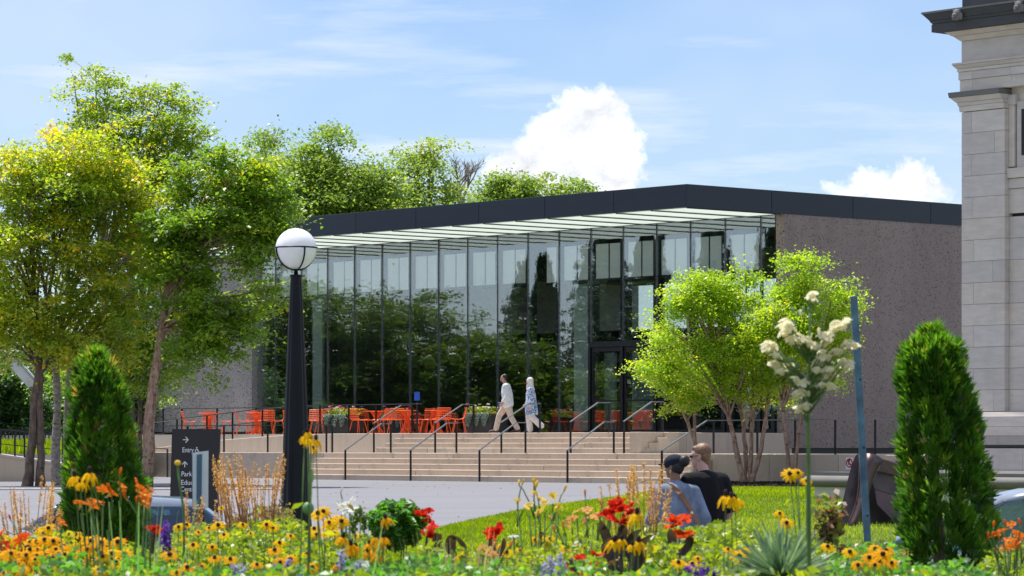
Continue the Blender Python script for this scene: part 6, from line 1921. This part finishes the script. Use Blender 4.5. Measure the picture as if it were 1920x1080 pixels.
def shrub(label, px, py, rx, ry, Y, mat, n, ls, seed, name='shrub', wild=.14):
    b = plant_base(px, Y); t = thing(name, label, 'shrub', b); rng = np.random.default_rng(seed); s = Y / FPX; cz = zpx(py, Y) - BZ
    d = rng.normal(size=(n, 3)); d /= np.linalg.norm(d, axis=1, keepdims=True); r = rng.random(n) ** .35 * (1 + wild * np.sin(d[:, 0] * 7 + d[:, 2] * 5 + d[:, 1] * 4))
    P = d * r[:, None] * np.array([rx * s, rx * s, ry * s]) + np.array([0, 0, cz])
    fast_mesh('foliage', leaf_quads(P, ls, rng, .5, .6, .1), 4, mat, t, np.clip(rng.normal(.45, .2, n), 0, 1))['kind'] = 'stuff'
    for k in range(7):
        q = P[rng.integers(n)]; MB().tube([(0, 0, 0), (q[0] * .4, q[1] * .4, q[2] * .6), tuple(q)], [.007, .005, .002], 5).build('stem', 'bark_dark', t, True)


def planting():
    arborvitae('tall conical evergreen at left in front of the birch stems', 18.5, [(678, 178, 10), (690, 179, 22), (708, 180, 32), (740, 183, 40), (790, 188, 48), (850, 192, 57), (930, 196, 64), (1000, 198, 66)], 5)
    arborvitae('conical evergreen at right in front of the stone building', 17.0, [(634, 1744, 10), (646, 1744, 32), (664, 1746, 48), (710, 1750, 54), (780, 1758, 62), (860, 1766, 70), (960, 1774, 78), (1070, 1778, 80)], 6)
    # black-eyed Susans, lower left mass
    g = 'black-eyed Susans at lower left'
    rr = random.Random(31)
    labs = ['golden black-eyed Susans at the far left edge of the bed', 'yellow black-eyed Susans below the far-left grass plumes', 'uppermost black-eyed Susans left of the left evergreen', 'golden black-eyed Susans low below the left evergreen',
            'yellow black-eyed Susans right at the foot of the left evergreen', 'golden black-eyed Susans between the evergreen and the iris blades', 'lowest black-eyed Susans beside the iris blades', 'golden black-eyed Susans in the bottom left corner']
    for k, (a, b_, y0, y1, Y) in enumerate(((-10, 60, 1000, 1070, 13.5), (50, 110, 1005, 1070, 13), (70, 130, 990, 1045, 15), (100, 170, 1015, 1075, 12.4), (120, 190, 1000, 1050, 14.2), (160, 230, 1010, 1065, 13), (180, 250, 1035, 1078, 11.8), (0, 80, 1035, 1078, 11.6))):
        daisies(labs[k], [(rr.uniform(a, b_), rr.uniform(y0, y1)) for _ in range(22)], Y, 'flat_g' if k % 2 else 'flat_y', g, sc=1.1, leaves=160)
    daisies('black-eyed Susan leaning in front of the left evergreen', [(140, 893), (158, 904), (168, 887), (150, 905)], 12.0, 'droop_y', None, sc=1.1, leaves=0, basepx=250)
    daisies('small yellow daisies in the green mass left of centre', [(335, 988), (350, 984), (372, 998), (392, 990), (409, 985), (420, 1003), (362, 1022), (318, 1030), (398, 1026), (345, 1012)], 13.5, 'flat_y', None)
    daisies('yellow daisies in the greenery below the grass plumes', [(455, 984), (500, 984), (512, 990), (524, 1018), (415, 952), (470, 1000), (545, 1005)], 14.5, 'flat_y', None)
    daisies('tall black-eyed Susan standing in front of the lamp post', [(577, 811), (583, 823), (592, 825), (571, 818), (588, 841)], 11.0, 'droop_y', None, leaves=10, basepx=584, sc=.95)
    daisies('yellow daisies just right of the lamp post foot', [(596, 963), (606, 960), (617, 980), (627, 1000), (612, 1000), (576, 1038), (640, 978)], 12.5, 'flat_y', None, sc=1.15)
    daisies('drooping yellow coneflowers in front of the round shrub', [(643, 1008), (649, 1034), (658, 1022), (667, 1026), (692, 1020), (703, 1008), (711, 1017), (719, 1008), (690, 1034), (708, 1040), (723, 972), (652, 1058), (668, 1062), (632, 1060)], 12.0, 'droop_g', None, 'coneflower')
    daisies('pair of drooping yellow coneflowers right of the man in black', [(1361, 930), (1378, 936), (1371, 932)], 11.6, 'droop_y', None, 'coneflower', 1.35, leaves=8, basepx=1420)
    daisies('yellow coneflowers on tall stems left of the cream-flowered stalk', [(1481, 889), (1496, 887), (1512, 902), (1490, 891)], 11.8, 'flat_y', None, 'coneflower', 1.15, leaves=8, basepx=1500)
    daisies('two small yellow daisies over the lawn below the birches', [(1462, 963), (1475, 981)], 13.0, 'flat_y', None, leaves=20)
    daisies('yellow daisies among the dark canna leaves', [(1152, 1015), (1166, 1012), (1186, 1022), (1197, 1016), (1170, 972), (1194, 964)], 11.8, 'droop_y', None, 'coneflower', 1.1, leaves=10)
    daisies('bright golden daisies left of the right evergreen', [(1630, 1046), (1641, 1030), (1655, 1040), (1661, 1033), (1672, 1056), (1648, 1052), (1609, 1060), (1640, 1060)], 11.8, 'flat_g', None, sc=1.25)
    daisies('small yellow daisies scattered low between the red blooms', [(872, 1038), (938, 1040), (950, 1036), (862, 1045), (1010, 1046), (1060, 1030), (1230, 1030)], 12.4, 'flat_y', None)
    rr = random.Random(55)
    daisies('scattered golden daisies at the bottom edge below the lamp post', [(rr.uniform(300, 640), rr.uniform(1030, 1076)) for _ in range(13)], 11.4, 'flat_g', None)
    daisies('scattered yellow daisies at the bottom edge right of centre', [(rr.uniform(1220, 1620), rr.uniform(1020, 1070)) for _ in range(12)], 11.6, 'flat_y', None)
    daisies('upper yellow daisies around the foot of the white lily', [(rr.uniform(560, 690), rr.uniform(968, 1010)) for _ in range(9)], 14.0, 'flat_y', None)
    daisies('fine yellow daisies along the lawn edge in the middle of the bed', [(rr.uniform(860, 1100), rr.uniform(1000, 1050)) for _ in range(16)], 13.2, 'flat_y', None, sc=.8)
    canna('sparse red blooms at the bottom edge left of the dark canna', 1090, 11.6, [(1085, 1048), (1108, 1062), (1070, 1066), (1120, 1042), (1098, 1072)], [((1085, 1078), (1080, 1052), .03)])
    # daylilies
    daylily('coral daylilies crossing in front of the left evergreen', [(193, 921), (206, 926), (226, 914), (262, 918), (271, 931), (281, 920), (268, 943), (151, 946), (171, 951), (181, 944), (113, 981)], 12.0, 'lily_o', 230, None, 9)
    daylily('deep orange lily at the far left edge', [(47, 1008), (2, 1004), (6, 1026), (40, 1016)], 12.2, 'lily_s', 25, None, 2)
    daylily('peach daylilies in front of the open forecourt', [(970, 941), (1002, 926), (1012, 936), (1022, 946), (1037, 931), (1047, 951), (1012, 962), (992, 950)], 13.0, 'lily_l', 1010, None, 10, sc=.75)
    daylily('pale orange daylilies over the curving lawn edge', [(1082, 961), (1101, 958), (1121, 966), (1141, 956), (1095, 981), (1061, 986), (1073, 975), (1112, 972)], 13.0, 'lily_p', 1095, None, 8, sc=.8)
    daylily('coral daylilies in front of the car at the right edge', [(1896, 986), (1881, 997), (1906, 1002), (1890, 1016), (1914, 1011), (1871, 1002), (1902, 1026), (1885, 1030)], 12.4, 'lily_o', 1895, None, 10, sc=.85)
    daylily('small apricot daylilies low in the middle of the bed', [(905, 1030), (918, 1034), (1150, 1056), (925, 1042)], 12.0, 'lily_p', 935, None, 3, sc=.7)
    # white lily
    daylily('white lily right of the lamp post', [(640, 951), (650, 957), (656, 947)], 12.6, 'lily_w', 650, None, 2, 8, 1.3)
    # cannas
    canna('red canna with big bronze leaves left of the couple', 1168, 12.0, [(1138, 968), (1148, 951), (1163, 944), (1178, 951), (1184, 962), (1175, 975), (1158, 978), (1150, 962), (1168, 958)],
          [((1150, 1035), (1126, 975), .05), ((1160, 1060), (1145, 1005), .075), ((1180, 1055), (1206, 990), .06), ((1190, 1070), (1228, 1000), .06), ((1150, 1080), (1150, 1015), .08), ((1185, 1075), (1200, 1025), .07), ((1165, 1030), (1172, 985), .05)])
    canna('scarlet canna low in front of the denim shirt', 1272, 12.6, [(1258, 978), (1268, 973), (1264, 986), (1283, 976), (1279, 1000), (1286, 1006)], [((1262, 1040), (1255, 992), .05), ((1275, 1045), (1290, 1000), .05)], 'canna_s')
    canna('red canna right of the round green shrub', 805, 13.0, [(795, 968), (803, 962), (803, 981), (808, 994), (800, 1004), (786, 966)], [((815, 1040), (823, 1000), .05), ((845, 1050), (850, 1002), .06), ((880, 1050), (840, 1004), .03)])
    canna('small red canna bloom in the middle of the bed', 925, 12.6, [(919, 1000), (929, 994), (926, 1006), (934, 1001)], [((905, 1050), (915, 1010), .03), ((930, 1052), (942, 1008), .03)])
    canna('small red canna bloom between the evergreen and the black sign', 288, 13.4, [(283, 994), (291, 1002), (299, 997), (290, 990)], [((285, 1040), (282, 1005), .03)], 'canna_r')
    # ornamental grasses
    rr = random.Random(8)
    feather_grass('plumed straw-coloured grass left of the lamp post', 470, 17.2, [(rr.uniform(398, 535), rr.uniform(846, 915)) for _ in range(54)])
    feather_grass('tall sparse tawny grass plumes in front of the steps and couple', 1205, 14.0, [(rr.uniform(1125, 1260), rr.uniform(866, 940)) for _ in range(26)] + [(1190, 872), (1188, 880), (1193, 890), (1240, 900)], nb=70)
    feather_grass('tawny grass plumes at the far left edge', 60, 16.0, [(rr.uniform(-10, 120), rr.uniform(885, 975)) for _ in range(34)])
    feather_grass('arching straw grass at the foot of the pale panel', 390, 16.0, [(352, 955), (350, 925), (362, 940), (372, 948), (405, 938), (380, 930), (345, 940), (410, 955)], nb=30)
    b = plant_base(860, 11.4); t = thing('sedge', 'brownish fine-leaved sedge at the bottom centre', 'grass', b); blades(t, 320, 1.03, .006, 'sedge', 3, .22)
    b = plant_base(255, 11.2); t = thing('iris', 'sword-leaved blue-green iris clump at lower left', 'plant', b); blades(t, 54, 1.10, .013, 'leaf_iris', 4, .20, arch=.1)
    b = plant_base(455, 14.5); 
    b = plant_base(640, 11.3); t = thing('iris', 'pale sword-leaved iris clump below the coneflowers', 'plant', b); blades(t, 26, 1.04, .011, 'leaf_iris', 6, .20, arch=.2)
    b = plant_base(745, 12.2); t = thing('iris', 'arching strap-leaved plant in front of the round shrub', 'plant', b); blades(t, 18, 1.14, .030, 'leaf_bed', 9, .28, arch=.8)
    # yucca: rosette and flower stalk
    b = plant_base(1465, 11.2); t = thing('yucca', 'spiky grey-green yucca rosette at the bottom right of centre', 'plant', b)
    rng = np.random.default_rng(15); Vv = []; R = []
    o = np.array([0, 0, zpx(1085, 11.2) - BZ])
    for k in range(190):
        d = rng.normal(size=3); d[2] = abs(d[2]) * .9 + .05; d /= np.linalg.norm(d); L = rng.uniform(.15, .23); sd = np.cross(d, rng.normal(size=3)); sd /= np.linalg.norm(sd); wd = .0075
        q = [o + d * L * f for f in (.05, .4, .75, 1.0)]; ws = (.7, 1, .7, .05)
        for i in range(3): Vv += [q[i] - sd * wd * ws[i], q[i] + sd * wd * ws[i], q[i + 1] + sd * wd * ws[i + 1], q[i + 1] - sd * wd * ws[i + 1]]; R.append(rng.random())
    fast_mesh('leaf_blades', np.array(Vv), 4, 'leaf_blue', t, R)['kind'] = 'stuff'
    MB().tube([(0, 0, 0), (0, 0, float(o[2]))], .04, 8).build('stump', 'bark_birch', t, True)
    Y = 10.6; b = plant_base(1517, Y); t = thing('yucca_stalk', 'tall cream-flowered yucca stalk in front of the right birch', 'flower', b)
    A = lambda px, py, dy=0: V(((px - 960) / FPX * (Y + dy), Y + dy, zpx(py, Y + dy))) - b
    MB().tube([V((0, 0, 0)), A(1517, 1040), A(1516, 900), A(1515, 770), A(1518, 660), A(1520, 545)], [.008, .0075, .007, .006, .004, .0018], 7).build('stalk', 'stem_green', t, True)
    pts = [(1520, 549), (1524, 556), (1474, 598), (1480, 610), (1472, 618), (1484, 632), (1438, 641), (1446, 650), (1456, 652), (1452, 644), (1458, 680), (1464, 692), (1472, 684), (1497, 634), (1507, 632), (1503, 643), (1530, 645), (1540, 656), (1560, 613), (1572, 609), (1578, 606), (1545, 628), (1553, 634), (1549, 688), (1562, 700), (1556, 694), (1585, 641), (1592, 638), (1582, 673), (1590, 677), (1500, 732), (1493, 738), (1509, 758), (1503, 762), (1540, 718), (1556, 719), (1532, 690), (1495, 708), (1565, 655), (1520, 640), (1535, 672), (1548, 672)]
    pts += [(a + RB.uniform(-11, 11), b_ + RB.uniform(-10, 12)) for a, b_ in pts[2:]]
    for px, py in pts:
        p = A(px, py, RB.uniform(-.05, .05)); raw('blossom', RB.choice(FL['bell']), t, p, (RB.uniform(-.5, .5), RB.uniform(-.5, .5), RB.uniform(0, 6)), RB.uniform(.58, .82))
        root = A(1517, min(800, py + 26 + abs(px - 1517) * .75)); MB().tube([root, root.lerp(p, .6) + V((0, 0, -.006)), p + V((0, 0, .008))], [.0028, .0022, .0014], 5).build('flower_stalk', 'stem_green', t, True)
    for k in range(36):
        px, py = 1517 + RB.gauss(0, 24), RB.uniform(570, 770); p = A(px, py, RB.uniform(-.03, .03)); MB().ell(p, (.006, .006, .011), 7, 5).build('bud', 'pod' if k % 3 else 'petal_cream', t, True)
    # poppy pods and seed heads
    b = plant_base(580, 11.6); t = thing('poppy', 'green poppy leaves and round pod on a tall stem before the lamp post', 'plant', b)
    AA = lambda px, py, Y=11.6: V(((px - 960) / FPX * Y, Y, zpx(py, Y))) - b
    MB().tube([V((0, 0, 0)), AA(581, 960), AA(583, 850)], .0035, 6).build('stem', 'stem_green', t, True)
    MB().ell(AA(578, 953), (.021, .021, .023), 12, 8).build('pod', 'pod', t, True)
    MB().loft([[AA(581, 912), AA(583, 912)], [AA(577, 898), AA(588, 900)], [AA(580, 886), AA(588, 884)], [AA(584, 880), AA(585, 880)]], False, False).build('leaf', 'pod', t)
    b = plant_base(345, 11.6); t = thing('poppy', 'pale green seed head on a bent stalk in front of the black sign', 'plant', b)
    MB().tube([V((0, 0, 0)), AA(345, 960) - V((b.x, 0, 0)) + V((plant_base(580, 11.6).x, 0, 0)), AA(336, 900) - V((b.x, 0, 0)) + V((plant_base(580, 11.6).x, 0, 0))], .004, 6).build('stem', 'stem_green', t, True) if False else None
    A3 = lambda px, py, Y=11.6: V(((px - 960) / FPX * Y, Y, zpx(py, Y))) - b
    MB().tube([V((0, 0, 0)), A3(345, 960), A3(338, 915), A3(333, 873)], .0042, 6).build('stem', 'stem_green', t, True); MB().ell(A3(333, 868), (.012, .012, .010), 10, 7).build('seed_head', 'petal_lemon', t, True)
    # purple, lilac and white accents
    spikes('purple salvia beside the pale panel', 312, 13.0, [(312, 975), (316, 985), (309, 990)], 'petal_purple')
    spikes('lilac flower spikes at the bottom left of centre', 660, 10.9, [(640, 1040), (649, 1052), (676, 1048), (684, 1058), (668, 1060)], 'petal_lilac')
    spikes('grey-lilac spikes at the bottom right of centre', 1040, 10.9, [(1032, 1046), (1050, 1040), (1046, 1058), (1022, 1058)], 'petal_lilac')
    spikes('purple flower spikes low in front of the couple', 1310, 11.0, [(1290, 1062), (1304, 1058), (1318, 1066), (1326, 1060), (1340, 1066)], 'petal_purple')
    spikes('tiny lilac spikes low below the lamp post', 560, 11.0, [(520, 1060), (540, 1052), (560, 1064), (440, 1060), (455, 1064)], 'petal_lilac')
    b = plant_base(965, 13.0); t = thing('yarrow', 'small white flat-topped flower in the middle of the bed', 'flower', b)
    A4 = lambda px, py, Y=13.0: V(((px - 960) / FPX * Y, Y, zpx(py, Y))) - b
    MB().tube([V((0, 0, 0)), A4(964, 1008)], .0035, 6).build('stem', 'stem_green', t, True); mb = MB()
    for k in range(40):
        r_, a_ = .024 * math.sqrt(RB.random()), RB.uniform(0, 6.28); mb.ell(A4(964, 1005) + V((r_ * math.cos(a_), r_ * math.sin(a_), -r_ * r_ * 12)), (.006, .006, .004), 6, 4)
    mb.build('flower_head', 'petal_white', t, True)['kind'] = 'stuff'
    shrub('round dark green shrub right of the white lily', 742, 985, 50, 44, 16.5, 'leaf_bed_dark', 4200, .045, 17)
    shrub('red-tinged leafy shrub beside the yucca stalk', 1556, 985, 26, 50, 14.5, 'leaf_red', 420, .040, 18, wild=.45)
    spikes('bushy bud-tipped plant between white lily and shrub', 672, 13.2, [(668, 958), (676, 950), (682, 966), (662, 972)], 'leaf_bed', None, 'phlox', .06, 'leaf_bed')


planting()
